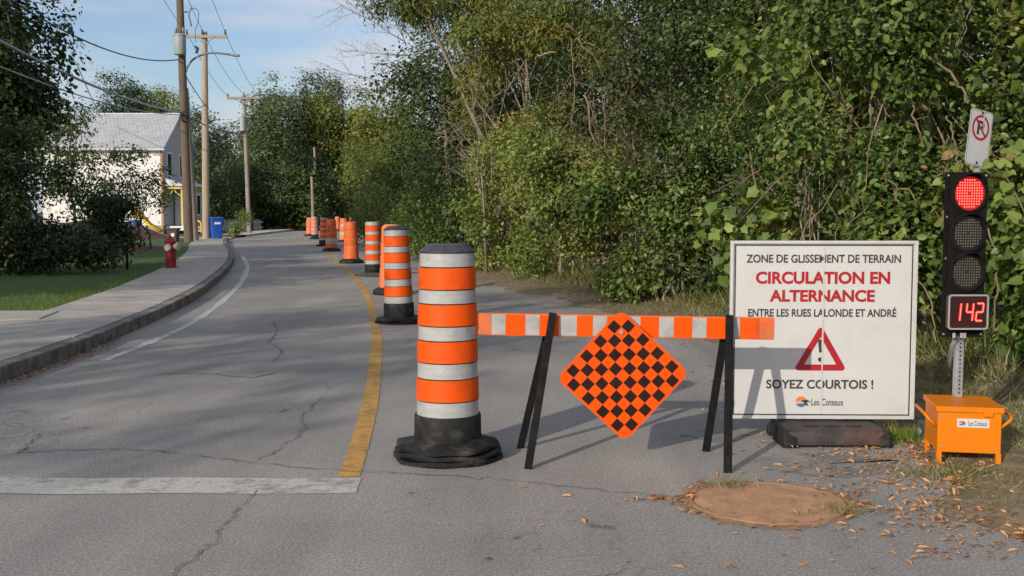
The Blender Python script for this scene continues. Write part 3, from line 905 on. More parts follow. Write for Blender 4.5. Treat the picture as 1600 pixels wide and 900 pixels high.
plant('shrub', 'dark bush hanging over the mouth of the far road bend', 'shrub', (-8.2, 84.0, 0.0),
      [((0, 0, 2.2), (2.6, 3, 2.6), 260), ((-0.5, 3, 4.5), (2.4, 2.6, 2.4), 220)], 0, 'lf_dark', 0.22, 36, 0.7, 40, trunk_r=0.1, stems=3, limbs=8, tone=(0.42, 0.22))
# ---- trees deeper in the wood behind the hedge
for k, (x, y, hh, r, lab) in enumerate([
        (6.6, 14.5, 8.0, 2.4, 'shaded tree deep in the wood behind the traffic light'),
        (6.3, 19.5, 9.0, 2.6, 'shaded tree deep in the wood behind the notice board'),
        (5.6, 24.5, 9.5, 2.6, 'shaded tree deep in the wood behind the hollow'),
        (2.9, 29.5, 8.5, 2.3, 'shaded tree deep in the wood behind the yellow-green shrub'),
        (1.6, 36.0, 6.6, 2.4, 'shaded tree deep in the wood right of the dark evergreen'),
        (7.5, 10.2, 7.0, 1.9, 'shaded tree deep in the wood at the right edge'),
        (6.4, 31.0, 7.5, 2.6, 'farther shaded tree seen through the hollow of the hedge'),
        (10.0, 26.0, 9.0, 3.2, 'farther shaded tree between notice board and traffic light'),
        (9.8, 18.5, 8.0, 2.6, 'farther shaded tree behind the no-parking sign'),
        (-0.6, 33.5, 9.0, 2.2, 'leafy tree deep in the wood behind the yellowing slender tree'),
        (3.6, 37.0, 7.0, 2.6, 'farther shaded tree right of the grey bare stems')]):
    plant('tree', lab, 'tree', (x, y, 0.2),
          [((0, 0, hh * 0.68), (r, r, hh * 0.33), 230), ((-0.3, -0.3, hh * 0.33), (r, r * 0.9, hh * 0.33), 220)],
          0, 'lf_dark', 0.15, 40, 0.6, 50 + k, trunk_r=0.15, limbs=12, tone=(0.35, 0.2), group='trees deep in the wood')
plant('shrub', 'shaded bush closing the gap behind the left edge of the notice board', 'shrub', (4.6, 19.0, 0.2),
      [((0, 0, 2.2), (1.5, 1.2, 2.2), 230), ((1.6, -2.0, 1.8), (1.4, 1.2, 1.9), 180)], 0, 'lf_dark', 0.12, 40, 0.45, 59, trunk_r=0.06, stems=3, limbs=8, tone=(0.35, 0.2))
# ---- left side
plant('tree', 'big dark maple filling the upper left corner', 'tree', (-16.6, 31.0, 0.15),
      [((0.2, 0, 6.4), (3.2, 3.0, 3.2), 480), ((1.4, 0, 5.2), (1.7, 2.0, 1.6), 150), ((-0.5, 0.5, 9.0), (3.2, 2.8, 2.4), 260), ((0.2, -0.4, 3.2), (2.6, 2.2, 1.6), 200), ((2.0, -0.2, 4.0), (1.7, 1.6, 1.3), 190)], 0, 'lf_maple', 0.17, 42, 0.55, 61,
      shape='oval', trunk_r=0.24, limbs=22, tone=(0.42, 0.22))
plant('shrub', 'dark dense bush at the left edge beside the lawn', 'shrub', (-11.2, 23.6, 0.15),
      [((-0.3, 0, 1.3), (1.4, 1.1, 1.4), 300), ((-0.6, 0.6, 2.9), (1.05, 1.0, 1.3), 210), ((1.0, 0.3, 0.55), (1.2, 0.9, 0.6), 140)], 0, 'lf_maple', 0.11, 46, 0.36, 62,
      shape='diamond', trunk_r=0.06, stems=4, limbs=12, tone=(0.36, 0.2))
plant('shrub', 'spreading dark bush in front of the white house wall', 'shrub', (-10.3, 27.0, 0.15),
      [((-0.1, 0, 1.25), (0.8, 0.8, 0.5), 75), ((0.3, 0.2, 0.95), (0.7, 0.8, 0.45), 60), ((-0.85, 0.4, 1.9), (0.5, 0.7, 0.7), 22)], 0, 'lf_maple', 0.10, 44, 0.34, 63,
      shape='diamond', trunk_r=0.05, stems=4, limbs=12, tone=(0.36, 0.2))
plant('tree', 'young tree with thin leaning stem between the dark bushes', 'tree', (-11.9, 29.2, 0.15),
      [((0.0, 0, 3.2), (0.7, 0.7, 1.1), 75), ((0.4, 0.1, 2.3), (0.7, 0.7, 0.8), 50)], 0, 'lf_mid', 0.10, 34, 0.32, 64,
      shape='diamond', trunk_r=0.05, limbs=10, tone=(0.3, 0.2))
plant('tree', 'sparse sapling in front of the house corner', 'tree', (-13.3, 39.0, 0.15),
      [((-0.3, 0, 2.6), (0.85, 0.8, 0.9), 55), ((0.2, 0.1, 2.0), (0.8, 0.7, 0.9), 45), ((-1.0, 0, 1.5), (0.9, 0.7, 0.8), 60)], 0, 'lf_mid', 0.12, 26, 0.30, 65,
      shape='diamond', trunk_r=0.035, stems=2, limbs=14, tone=(0.35, 0.2))
plant('tree', 'leafy tree between the maple and the grey roof', 'tree', (-28.2, 86.0, 0.2),
      [((-2.6, 0, 9.2), (3.2, 2.2, 3.2), 260), ((-5.0, 0.4, 6.6), (3.0, 2.0, 3.4), 180), ((0.0, 0, 8.0), (1.8, 1.4, 1.6), 90)], 0, 'lf_maple', 0.20, 40, 0.6, 66,
      shape='diamond', trunk_r=0.16, limbs=14, tone=(0.5, 0.22))
plant('tree', 'spreading dark street tree beside the third utility pole', 'tree', (-20.2, 84.0, 0.1),
      [((0, 0, 3.9), (2.7, 2.2, 1.8), 260), ((1.6, 0, 3.2), (2.0, 1.8, 1.4), 150)], 0, 'lf_far', 0.20, 38, 0.6, 67, trunk_r=0.2, limbs=12, tone=(0.35, 0.2))
plant('shrub', 'pale low bush beside the blue bin', 'shrub', (-15.6, 61.0, 0.1),
      [((0, 0, 0.35), (0.3, 0.5, 0.4), 26), ((0.1, 2.0, 0.5), (0.35, 0.5, 0.6), 26)], 0, 'lf_light', 0.12, 30, 0.3, 68, trunk_r=0.03, stems=2, limbs=4, tone=(0.4, 0.2))
plant('shrub', 'clipped dark hedge bush in front of the white fence', 'shrub', (-19.8, 86.5, 0.1),
      [((0, 0, 0.6), (1.4, 0.8, 0.6), 110), ((2.2, 0, 0.5), (0.9, 0.8, 0.5), 70)], 0, 'lf_dark', 0.15, 36, 0.35, 69, trunk_r=0.03, stems=3, limbs=5, tone=(0.4, 0.2))
# ---- street trees standing behind and left of the viewer: their shade falls on lawn and road
for k, (x, y, hh, r, n_, lab) in enumerate([
        (-15.5, 12.0, 8.0, 3.3, 230, 'shade tree on the lawn left of the viewer'),
        (-15.5, -4.5, 11.5, 2.9, 110, 'tall shade tree behind the viewer on the left'),
        (-16.5, -10.5, 11.0, 2.3, 90, 'loose shade tree behind the viewer'),
        (-24.0, 18.0, 9.5, 3.6, 240, 'shade tree at the back of the left lawn')]):
    plant('tree', lab, 'tree', (x, y, 0.1),
          [((0, 0, hh * 0.66), (r, r, hh * 0.30), n_), ((0.5, 0.5, hh * 0.40), (r * 0.9, r * 0.9, hh * 0.22), n_ // 2)],
          0, 'lf_maple', 0.24, 34, 0.6, 80 + k, trunk_r=0.2, limbs=14, tone=(0.45, 0.2))

# ---- dead branches reaching into the sky
t = thing('dead_tree', 'leafless dead branches reaching left into the sky above the drums', 'tree', (-1.9, 36.5, 0.0))
mb = MB()
rd = np.random.default_rng(91)
def twig(mb, a, d, L, r, depth):
    n = 5
    pts = [Vector(a)]
    dd = Vector(d).normalized()
    for i in range(n):
        dd = (dd + Vector(rd.normal(size=3)) * 0.13 + Vector((0, 0, 0.02))).normalized()
        pts.append(pts[-1] + dd * (L / n))
    mb.tube(pts, [r * (1 - 0.75 * i / n) for i in range(n + 1)], 5)
    if depth:
        for i in range(1, n + 1):
            for q in range(2):
                nd = (dd + Vector(rd.normal(size=3)) * 0.55).normalized()
                twig(mb, pts[i], nd, L * (0.38 + 0.2 * rd.random()), r * 0.42, depth - 1)
base = Vector((-1.9, 36.5, 0))
mb.tube([(0, 0, 0), (-0.2, 0, 2.5), (-0.35, 0, 4.6), (-0.5, 0, 6.5)], [0.11, 0.09, 0.07, 0.03], 7)
for (u0, v0, u1, v1) in [(600, 130, 512, 86), (620, 62, 532, 12), (625, 70, 590, 5), (630, 85, 560, 95), (610, 125, 545, 150), (635, 60, 615, 2)]:
    a, b = D(u0, v0, 36.5) - base, D(u1, v1, 36.2) - base
    a = Vector((-0.45, 0, a.z - 0.25)).lerp(a, 0.85)
    twig(mb, a, b - a, (b - a).length, 0.019, 2)
mb.build('trunk', M['bark_pale'], t, smooth=True)

# ---- pale dry stems and hanging vines in front of the hedge
t = thing('vine', 'tangle of dry tan vines hanging in the dark hollow of the hedge', 'vine', (2.4, 18.5, 0.0))
base = Vector((2.4, 18.5, 0.0))
mb = MB()
for (pts, d0, r) in [([(965, 20), (978, 45), (983, 100), (980, 160), (990, 230), (988, 300)], 18.4, 0.024),
                     ([(893, 60), (898, 130), (893, 200)], 19.5, 0.012), ([(915, 150), (930, 220), (955, 235), (972, 225)], 18.3, 0.02),
                     ([(1003, 105), (985, 140), (960, 170), (940, 205)], 18.5, 0.012), ([(840, 88), (868, 80)], 19.5, 0.02),
                     ([(905, 60), (945, 120), (960, 190), (965, 240)], 18.6, 0.011), ([(930, 140), (925, 165)], 18.4, 0.01),
                     ([(950, 130), (945, 190), (950, 240), (990, 300), (1000, 330)], 18.2, 0.014)]:
    P = [D(u, v, d0) - base for u, v in pts]
    P = [Vector(q) for q in crom(P, 6)]
    P = [q + Vector(rd.normal(size=3)) * 0.015 for q in P]
    mb.tube(P, r, 5)
for k in range(60):
    a = D(rd.uniform(880, 1000), rd.uniform(60, 230), rd.uniform(18.0, 19.2)) - base
    b = a + Vector((rd.normal() * 0.35, rd.normal() * 0.2, -abs(rd.normal()) * 0.9))
    limb(mb, a, b, 0.006, 0.003, rd, 7, 0.4, 4)
mb.build('stem', M['vine'], t, smooth=True)['kind'] = 'stuff'
n = 500
rr = np.random.default_rng(95)
P = np.array([tuple(D(rr.uniform(880, 1005) if k % 2 else rr.uniform(955, 1005), rr.uniform(20, 330), rr.uniform(18.0, 18.8)) - base) for k in range(n)])
leaf_mesh('dry_leaves', P, norm(rr.normal(size=(n, 3))), norm(rr.normal(size=(n, 3)) + [0, 0, -1]), 0.06 + 0.05 * rr.random(n), rr.random(n), 'curl', M['lf_dry'], t)['kind'] = 'stuff'

t = thing('vine', 'pale dead stems standing in front of the shrub behind the notice board', 'vine', (3.9, 10.6, 0.0))
base = Vector((3.9, 10.6, 0.0))
mb = MB()
for (pts, d0, r) in [([(1378, 240), (1395, 290), (1408, 370)], 10.4, 0.020), ([(1322, 230), (1335, 290), (1360, 375)], 10.7, 0.012),
                     ([(1172, 240), (1182, 300), (1180, 330)], 12.2, 0.012), ([(1262, 305), (1275, 345), (1300, 365)], 11.4, 0.013),
                     ([(1375, 280), (1420, 300), (1450, 335)], 10.3, 0.01), ([(1440, 80), (1490, 120), (1515, 160)], 10.3, 0.012),
                     ([(1300, 80), (1325, 125), (1330, 200)], 11.6, 0.008), ([(1425, 90), (1428, 160), (1438, 220)], 10.5, 0.009),
                     ([(1265, 140), (1280, 170), (1295, 190)], 11.6, 0.011), ([(1480, 180), (1490, 220), (1500, 260), (1490, 330)], 9.9, 0.008),
                     ([(1430, 430), (1455, 480), (1462, 540)], 9.9, 0.009), ([(1545, 360), (1560, 430), (1555, 520)], 9.2, 0.008)]:
    P = [Vector(q) for q in crom([D(u, v, d0) - base for u, v in pts], 6)]
    P = [q + Vector(rd.normal(size=3)) * 0.012 for q in P]
    mb.tube(P, r, 6)
for k in range(26):
    a = D(rd.uniform(1130, 1590), rd.uniform(150, 560), rd.uniform(9.6, 11.5)) - base
    b = a + Vector((rd.normal() * 0.3, rd.normal() * 0.15, rd.normal() * 0.55))
    limb(mb, a, b, 0.006, 0.002, rd, 5, 0.3, 4)
mb.build('stem', M['vine'], t, smooth=True)['kind'] = 'stuff'
n = 1000
cen = [(1312, 190, 16, 40, 11.2), (1040, 265, 30, 22, 15.4), (1105, 320, 25, 35, 13.4), (1145, 135, 10, 30, 13), (1500, 250, 20, 25, 9.9), (985, 400, 40, 30, 15.5), (1080, 400, 40, 35, 13.5), (870, 400, 60, 25, 17.5), (1400, 350, 30, 30, 10.4), (1520, 600, 50, 25, 8.6)]
P = []
for k in range(n):
    u, v, su, sv, d0 = cen[k % len(cen)]
    P.append(tuple(D(rr.normal(u, su), rr.normal(v, sv), d0 + rr.normal() * 0.25) - base))
P = np.array(P)
leaf_mesh('dry_leaves', P, norm(rr.normal(size=(n, 3))), norm(rr.normal(size=(n, 3)) + [0, 0, -1.2]), 0.03 + 0.04 * rr.random(n), rr.random(n), 'curl', M['lf_dry'], t)['kind'] = 'stuff'
# pale thin stems of the shrub left of the hollow
t = thing('bare_stems', 'bundle of grey leafless stems rising out of the yellow-green shrub', 'stems', (-0.9, 25.0, 0.0))
base = Vector((-0.9, 25.0, 0))
mb = MB()
for (u0, v0, u1, v1) in [(765, 330, 712, 60), (752, 300, 742, 80), (770, 300, 752, 130), (745, 250, 690, 165), (740, 260, 680, 210), (760, 300, 700, 190), (770, 280, 790, 110), (730, 280, 690, 260), (780, 330, 830, 150)]:
    a, b = D(u0, v0, 24.6) - base, D(u1, v1, 24.3) - base
    pts = limb(mb, a, b, 0.015, 0.004, rd, 6, 0.12, 5)
    for q in range(14):
        p = pts[rd.integers(1, 7)]
        limb(mb, p, p + Vector((rd.normal() * 0.35, rd.normal() * 0.2, rd.normal() * 0.3)), 0.006, 0.002, rd, 4, 0.25, 4)
mb.tube([(0.3, 0.6, 0), (0.25, 0.5, 1.5), (0.2, -0.2, 2.5)], [0.03, 0.025, 0.02], 6)
mb.build('stem', M['bark_pale'], t, smooth=True)['kind'] = 'stuff'

# ================================================================== DRUMS
def drum_rings(t, R, mat='black_rubber', n=3, seed=0, z0=0.0, thick=0.042):
    r = random.Random(seed)
    z = z0
    for k in range(n):
        mb = MB()
        rr = R * (1 - 0.03 * k + r.uniform(-0.015, 0.015))
        ph = math.radians(22.5 + r.uniform(-5, 5))
        vs, fs = [], []
        N = 32
        prof = [(0.58, 0.004), (0.96, 0.0), (0.995, thick * 0.25), (1.0, thick * 0.7), (0.975, thick * 0.98), (0.60, thick * (1.0 + (0.9 if k == n - 1 else 0.0)))]
        for j, (f, zz) in enumerate(prof):
            for i in range(N):
                a = 2 * math.pi * i / N
                # rounded octagon
                loc = (a % (math.pi / 4)) - math.pi / 8
                o8 = min(1.0 / math.cos(loc) * 0.955, 1.0)
                wob = (0.007 * math.sin(3 * a + seed + k * 2) + 0.006 * math.sin(7 * a + 2 * k)) * f
                vs.append((rr * f * o8 * math.cos(a + ph), rr * f * o8 * math.sin(a + ph), z + zz + wob * (j > 1)))
        for j in range(len(prof)):
            j2 = (j + 1) % len(prof)
            for i in range(N):
                i2 = (i + 1) % N
                fs.append((j * N + i, j * N + i2, j2 * N + i2, j2 * N + i))
        mb.add(vs, fs).build('base_ring', M[mat], t, smooth='auto')
        z += thick + 0.003
    return z
def drum_a(label, loc, cap=True, rings=3, ringmat='black_rubber', orange='orange', white='sheet_white', seed=0, rz=0.0, k=1.0, R=0.345, ringR=None):
    t = thing('traffic_drum', label, 'traffic drum', loc, rz, 'orange and white drums along the road')
    drum_rings(t, ringR or R, ringmat, rings, seed, thick=0.031 if rings > 1 else 0.045)
    zs = [0.268, 0.362, 0.497, 0.594, 0.727, 0.815, 0.948, 1.033, 1.166, 1.252]
    zs = [z * k for z in zs]
    rad = lambda z: 0.196 - 0.030 * (z / (1.25 * k))
    MB().lathe([(0.0, 0.09 * k), (0.202, 0.09 * k), (0.206, 0.10 * k), (0.203, 0.262 * k), (0.199, 0.272 * k), (0.0, 0.275 * k)], 48).build('foot', M['black_rubber'], t, smooth='auto')
    core = [(rad(0.26 * k) - 0.006, 0.262 * k), (rad(1.25 * k) - 0.006, 1.252 * k)]
    MB().lathe(core, 40).build('barrel', M['black_rubber'], t, smooth='auto')
    for i in range(9):
        z0, z1 = zs[i] + 0.003, zs[i + 1] - 0.003
        w = (i % 2 == 0)
        e = 0.0 if w else 0.004
        MB().lathe([(rad(z0) - 0.007, z0), (rad(z0) + e, z0 + 0.001), (rad(z1) + e, z1 - 0.001), (rad(z1) - 0.007, z1)], 48).build('white_band' if w else 'orange_band', M[white] if w else M[orange], t, smooth='auto')
    if cap:
        c = MB()
        pr = [(rad(1.25 * k) + 0.003, 1.250 * k), (rad(1.25 * k) + 0.004, 1.262 * k), (0.120, 1.300 * k), (0.105, 1.304 * k), (0.0, 1.305 * k)]
        c.lathe(pr, 12, ph=0.2).build('cap', M['cap'], t)
    else:
        MB().lathe([(rad(1.25 * k), 1.252 * k), (0.13, 1.258 * k), (0.0, 1.258 * k)], 32).build('cap', M['sheet_dirty'], t, smooth='auto')
    return t
def drum_o(label, loc, orange='orange_worn', handle=True, bands=(0.50, 0.72, 0.94), white=None, seed=0, H=1.26, dome=False):
    """plain plastic drum, orange all over with recessed waists and a carrying handle"""
    t = thing('traffic_drum', label, 'traffic drum', loc, 0.3 * seed, 'orange and white drums along the road')
    drum_rings(t, 0.36, 'black_rubber', 1, seed, thick=0.075)
    prof = [(0.0, 0.06), (0.225, 0.06), (0.228, 0.10), (0.215, 0.30)]
    for b in bands:
        r = 0.215 - 0.04 * (b - 0.3)
        prof += [(r + 0.003, b - 0.02), (r - 0.012, b), (r - 0.001, b + 0.02)]
    prof += [(0.178, H - 0.12), (0.172, H - 0.05 if dome else H - 0.02), (0.13, H - 0.01 if dome else H), (0.0, H)]
    MB().lathe(prof, 40).build('barrel', M[orange], t, smooth='auto')
    if white:
        for z0, z1 in white:
            r0, r1 = 0.219 - 0.04 * (z0 - 0.3), 0.219 - 0.04 * (z1 - 0.3)
            MB().lathe([(r0 - .005, z0), (r0 + 0.002, z0 + .002), (r1 + 0.002, z1 - .002), (r1 - .005, z1)], 40).build('white_band', M['sheet_dirty'], t, smooth='auto')
    if handle:
        hb = MB()
        for sx in (-0.085, 0.085):
            hb.tube([(sx, 0, H - 0.02), (sx * 1.05, 0, H + 0.06), (sx * 0.8, 0, H + 0.105), (sx * 0.45, 0, H + 0.105), (sx * 0.35, 0, H + 0.05), (sx * 0.35, 0, H - 0.02)], 0.016, 8)
        hb.build('handle', M[orange], t, smooth=True)
    return t
def dl(u, v, back=0.34):      # ground point of a drum whose base front edge shows at v
    p = G(u, v)
    q = Vector((p.x, p.y)) * (1 + back / p.y)
    return (q.x, q.y, 0.0)
rl_ = random.Random(31)
drum_a('nearest orange and white striped drum with black cap, left of the barricade', dl(700, 734), seed=1, rz=0.2)
drum_a('second orange and white drum with black cap, on stacked octagonal rubber rings', dl(624, 508), seed=2, rz=0.9, rings=2)
drum_o('faded orange drum half hidden behind the second drum', dl(612, 462), 'orange_faded', False, seed=3, H=1.27, dome=True)
drum_a('orange and white drum without a cap, on a thin grey base plate', dl(584, 432), cap=False, rings=1, ringmat='grey_rubber', seed=4, ringR=0.47)
drum_o('scuffed all-orange drum with two loop handles, on a flat black base', dl(549, 412), 'orange_worn', True, seed=5, H=1.2)
drum_o('pale dirty drum half behind the drum with loop handles', dl(538, 379), 'orange_faded', False, seed=6, H=1.16, white=((0.35, 0.5), (0.75, 0.9)))
drum_o('small plain orange drum farthest away', dl(527, 361), 'orange_faded', False, seed=7, H=1.1)
drum_o('worn orange drum with a dirty pale band near its foot', dl(518, 393), 'orange_worn', False, seed=8, H=1.2, white=((0.28, 0.5),))
drum_a('orange and white drum on a wide black base, left of the worn orange drum', dl(506, 385), cap=False, rings=1, seed=9, R=0.36, k=0.97, white='sheet_dirty')
drum_a('orange and pale drum with a white foot, beyond the yellow line', dl(492, 374), cap=False, rings=1, seed=10, orange='orange_faded', R=0.3, k=0.96)
drum_o('plain faded orange drum at the left end of the row', dl(484, 369), 'orange_faded', False, seed=11, H=1.12)

for o in [o for o in bpy.data.objects if o.name.startswith('traffic_drum')][1:]:
    o.rotation_euler.x = math.radians(rl_.uniform(-1.1, 1.1)); o.rotation_euler.y = math.radians(rl_.uniform(-1.4, 1.4))
# small cone on the far sidewalk
t = thing('traffic_cone', 'small orange cone on the far sidewalk by the white fence', 'traffic cone', tuple(G(453, 357.5, 0.13)))
MB().box((0, 0, 0.02), (0.4, 0.4, 0.04)).build('foot', M['orange_worn'], t)
MB().lathe([(0.16, 0.04), (0.05, 0.72), (0.0, 0.73)], 16).build('cone', M['orange'], t, smooth='auto')

# ================================================================== BARRICADE
BY = 6.56
t = thing('barricade', 'orange and white striped barricade board on black A-frame legs', 'barricade', (0.7, BY, 0))
off = Vector((0.7, BY, 0))
def leg(foot, top):
    a, b = G(*foot) - off, D(*top) - off
    MB().bar(a, b, 0.045, 0.03, up=(0, 1, 0)).build('leg', M['black_metal'], t, bevel=0.003)
leg((825, 733), (864, 489, BY - 0.045))
leg((813, 700), (861, 494, BY + 0.045))
leg((1137, 739), (1140, 493, BY - 0.045))
leg((1103, 705), (1136, 498, BY + 0.045))
pl, pr_ = D(742, 506, BY) - off, D(1209, 513.5, BY) - off
dv = (pr_ - pl)
rotb = Matrix.Rotation(-math.atan2(dv.z, dv.x), 3, 'Y')
MB().box((pl + pr_) / 2, (dv.length, 0.03, 0.134), rotb).build('board', M['orange_worn'], t, bevel=0.003)
edges = [742, 768, 790, 821, 844, 873, 897, 925, 947, 975, 999, 1030, 1053, 1083, 1104, 1133, 1155, 1184, 1209]
edges = [742, 768, 790, 821, 843, 873, 901, 926, 948, 976, 1000, 1029, 1052, 1081, 1103, 1133, 1155, 1185, 1209]
cols = ['o', 'w'] * 9
for k in range(18):
    if k == 17: cols[k] = 'f'
    a, b = pl.lerp(pr_, (edges[k] - 742) / 467), pl.lerp(pr_, (edges[k + 1] - 742) / 467)
    w = (b - a).length - 0.001
    m_ = {'o': 'sign_orange', 'w': 'sheet_white', 'f': 'orange_worn'}[cols[k]]
    if k in (0, 16): m_ = 'orange_worn' if k == 0 else 'orange'
    nm = 'white_stripe' if cols[k] == 'w' else 'orange_stripe'
    MB().box((a + b) / 2 + Vector((0, -0.0165, 0)), (w, 0.004, 0.122), rotb).build(nm, M[m_], t)

# checkered diamond hung on the board
c0 = D(973, 587, BY - 0.075)
t = thing('checkered_sign', 'orange diamond sign with black checkerboard hanging on the barricade', 'sign', tuple(c0))
t.rotation_euler = (math.radians(-1.5), math.radians(45 - 2.2), 0)
side = 0.568
MB().prism(rounded(side, side, 0.055, 6), -0.0015, 0.0015).build('plate', M['sign_orange'], t)
ck = MB()
cell = (side - 0.028) / 9
for i in range(9):
    for j in range(9):
        if (i + j) % 2:
            x0, z0 = (i - 4.5) * cell, (j - 4.5) * cell
            g = 0.0006
            ck.add([(x0 + g, -0.0028, z0 + g), (x0 + cell - g, -0.0028, z0 + g), (x0 + cell - g, -0.0028, z0 + cell - g), (x0 + g, -0.0028, z0 + cell - g)], [(0, 1, 2, 3)])
ck.build('checker_print', M['sign_black'], t, fix=False)
b = MB()
bp = 0.265
b.tube([(bp * -0.707 * 1.0, -0.002, bp * 0.707), (bp * -0.707, -0.014, bp * 0.707)], 0.013, 8)
bo = b.build('bolt', M['galv'], t, smooth='auto')

# ================================================================== LETTERING
def text_mesh(s, size, off_=0.0, shear=0.0, space=1.0):
    cu = bpy.data.curves.new('lettering', 'FONT')
    cu.body = s
    cu.size = size
    cu.offset = off_
    cu.shear = shear
    cu.space_character = space
    cu.align_x = 'CENTER'
    cu.fill_mode = 'FRONT' if hasattr(cu, 'fill_mode') and 'FRONT' in [e.identifier for e in cu.bl_rna.properties['fill_mode'].enum_items] else cu.fill_mode
    cu.resolution_u = 4
    o = bpy.data.objects.new('lettering', cu)
    C.objects.link(o)
    dg = bpy.context.evaluated_depsgraph_get()
    me = bpy.data.meshes.new_from_object(o.evaluated_get(dg))
    bpy.data.objects.remove(o)
    bpy.data.curves.remove(cu)
    return me
def lettering(s, width, height, cx, cz, y, mat, parent, bold=0.02, shear=0.0):
    """put text so that it is `width` wide and `height` high, centred, in the x,z plane facing -y"""
    me = text_mesh(s, 1.0, bold, shear)
    co = np.empty(len(me.vertices) * 3, np.float32)
    me.vertices.foreach_get('co', co)
    co = co.reshape(-1, 3)
    lo, hi = co.min(0), co.max(0)
    hh = height if height else width * (hi[1] - lo[1]) / (hi[0] - lo[0])
    x = (co[:, 0] - (lo[0] + hi[0]) / 2) / (hi[0] - lo[0]) * width + cx
    z = (co[:, 1] - (lo[1] + hi[1]) / 2) / (hi[1] - lo[1]) * hh + cz
    me.vertices.foreach_set('co', np.column_stack([x, np.full(len(x), y), z]).astype(np.float32).ravel())
    me.update()
    me.materials.clear()
    me.materials.append(mat)
    o = bpy.data.objects.new('lettering', me)
    C.objects.link(o)
    o.parent = parent
    return o
def emblem(parent, cx, cz, r, y):
    top = [(cx + r * math.cos(a), y, cz + r * math.sin(a)) for a in np.linspace(-0.25, math.pi + 0.15, 20)]
    bot = [(cx + r * math.cos(a), y, cz + r * math.sin(a)) for a in np.linspace(math.pi + 0.4, 2 * math.pi - 0.3, 18)]
    MB().add(top, [tuple(range(len(top)))]).build('emblem', M['logo_orange'], parent, fix=False)
    MB().add(bot, [tuple(range(len(bot)))]).build('emblem', M['sign_blue'], parent, fix=False)
    bird = [(-0.1, 0.05), (0.5, 0.35), (1.0, 0.42), (1.5, 0.15), (1.75, -0.15), (1.3, -0.02), (1.05, -0.05), (1.2, -0.55), (1.5, -0.8), (0.95, -0.72), (0.6, -0.35)]
    MB().add([(cx + r * a, y - 0.0006, cz + r * b_) for a, b_ in bird], [tuple(range(len(bird)))]).build('emblem', M['sign_ink'], parent, fix=False)
    wav = [(-0.95, -0.05), (-0.4, 0.12), (0.1, -0.02), (0.5, -0.12), (0.5, -0.25), (0.1, -0.17), (-0.4, -0.02), (-0.9, -0.2)]
    MB().add([(cx + r * a, y - 0.0009, cz + r * b_) for a, b_ in wav], [tuple(range(len(wav)))]).build('emblem', M['sign_white'], parent, fix=False)

# ================================================================== NOTICE BOARD
SY = 7.15
cb = D(1285.0, 516, SY)
PXM = SY / F * 1.004
t = thing('notice_board', 'square white notice board with red and black lettering behind the barricade', 'sign', (cb.x, SY, 0))
t.rotation_euler = (0, 0, math.radians(-1.5))
Wd, Hd, zc = 289.5 * PXM, 280 * PXM, cb.z
MB().box((0, 0.012, zc), (Wd, 0.02, Hd)).build('panel', M['sign_white'], t)
fb = MB()
fw_ = 0.020
for sx in (-1, 1):
    MB().box((sx * (Wd / 2 - fw_ / 2), 0.006, zc), (fw_, 0.036, Hd)).build('frame', M['frame_white'], t, bevel=0.003)
for sz in (-1, 1):
    MB().box((0, 0.0065, zc + sz * (Hd / 2 - fw_ / 2)), (Wd - 2 * fw_ - 0.001, 0.034, fw_)).build('frame', M['frame_white'], t, bevel=0.003)
def sx_(u): return (u - 1285.0) * PXM
def sz_(v): return zc - (v - 516) * PXM
yp = -0.0005
ln = MB()
for (u0, u1, v0, v1) in [(1147.5, 1422.5, 382, 384), (1147.5, 1422.5, 648.5, 650.5), (1147, 1149, 382, 650.5), (1421, 1423, 382, 650.5)]:
    ln.add([(sx_(u0), yp - 0.0004 * (u1 - u0 < 5), sz_(v1)), (sx_(u1), yp - 0.0004 * (u1 - u0 < 5), sz_(v1)), (sx_(u1), yp - 0.0004 * (u1 - u0 < 5), sz_(v0)), (sx_(u0), yp - 0.0004 * (u1 - u0 < 5), sz_(v0))], [(0, 1, 2, 3)])
ln.build('border_print', M['sign_ink'], t, fix=False)
def put(s, u0, u1, v0, v1, mat, bold, shear=0.0):
    lettering(s, (u1 - u0) * PXM, (v1 - v0) * PXM, sx_((u0 + u1) / 2), sz_((v0 + v1) / 2), yp - 0.0003, M[mat], t, bold, shear)
put('ZONE DE GLISSEMENT DE TERRAIN', 1165, 1404, 397.5, 410.5, 'sign_ink', 0.022)
put('CIRCULATION EN', 1180, 1388, 424, 443.5, 'sign_red', 0.036)
put('ALTERNANCE', 1202, 1365, 452.5, 471.5, 'sign_red', 0.036)
put('ENTRE LES RUES LALONDE ET ANDRÉ', 1169, 1399, 479.5, 495, 'sign_ink', 0.024)
put('SOYEZ COURTOIS !', 1199, 1366, 594, 608.5, 'sign_ink', 0.026)
put('Les Coteaux', 1270, 1320, 624, 635, 'sign_ink', 0.006)
emblem(t, sx_(1254), sz_(629), 8.5 * PXM, yp - 0.0003)
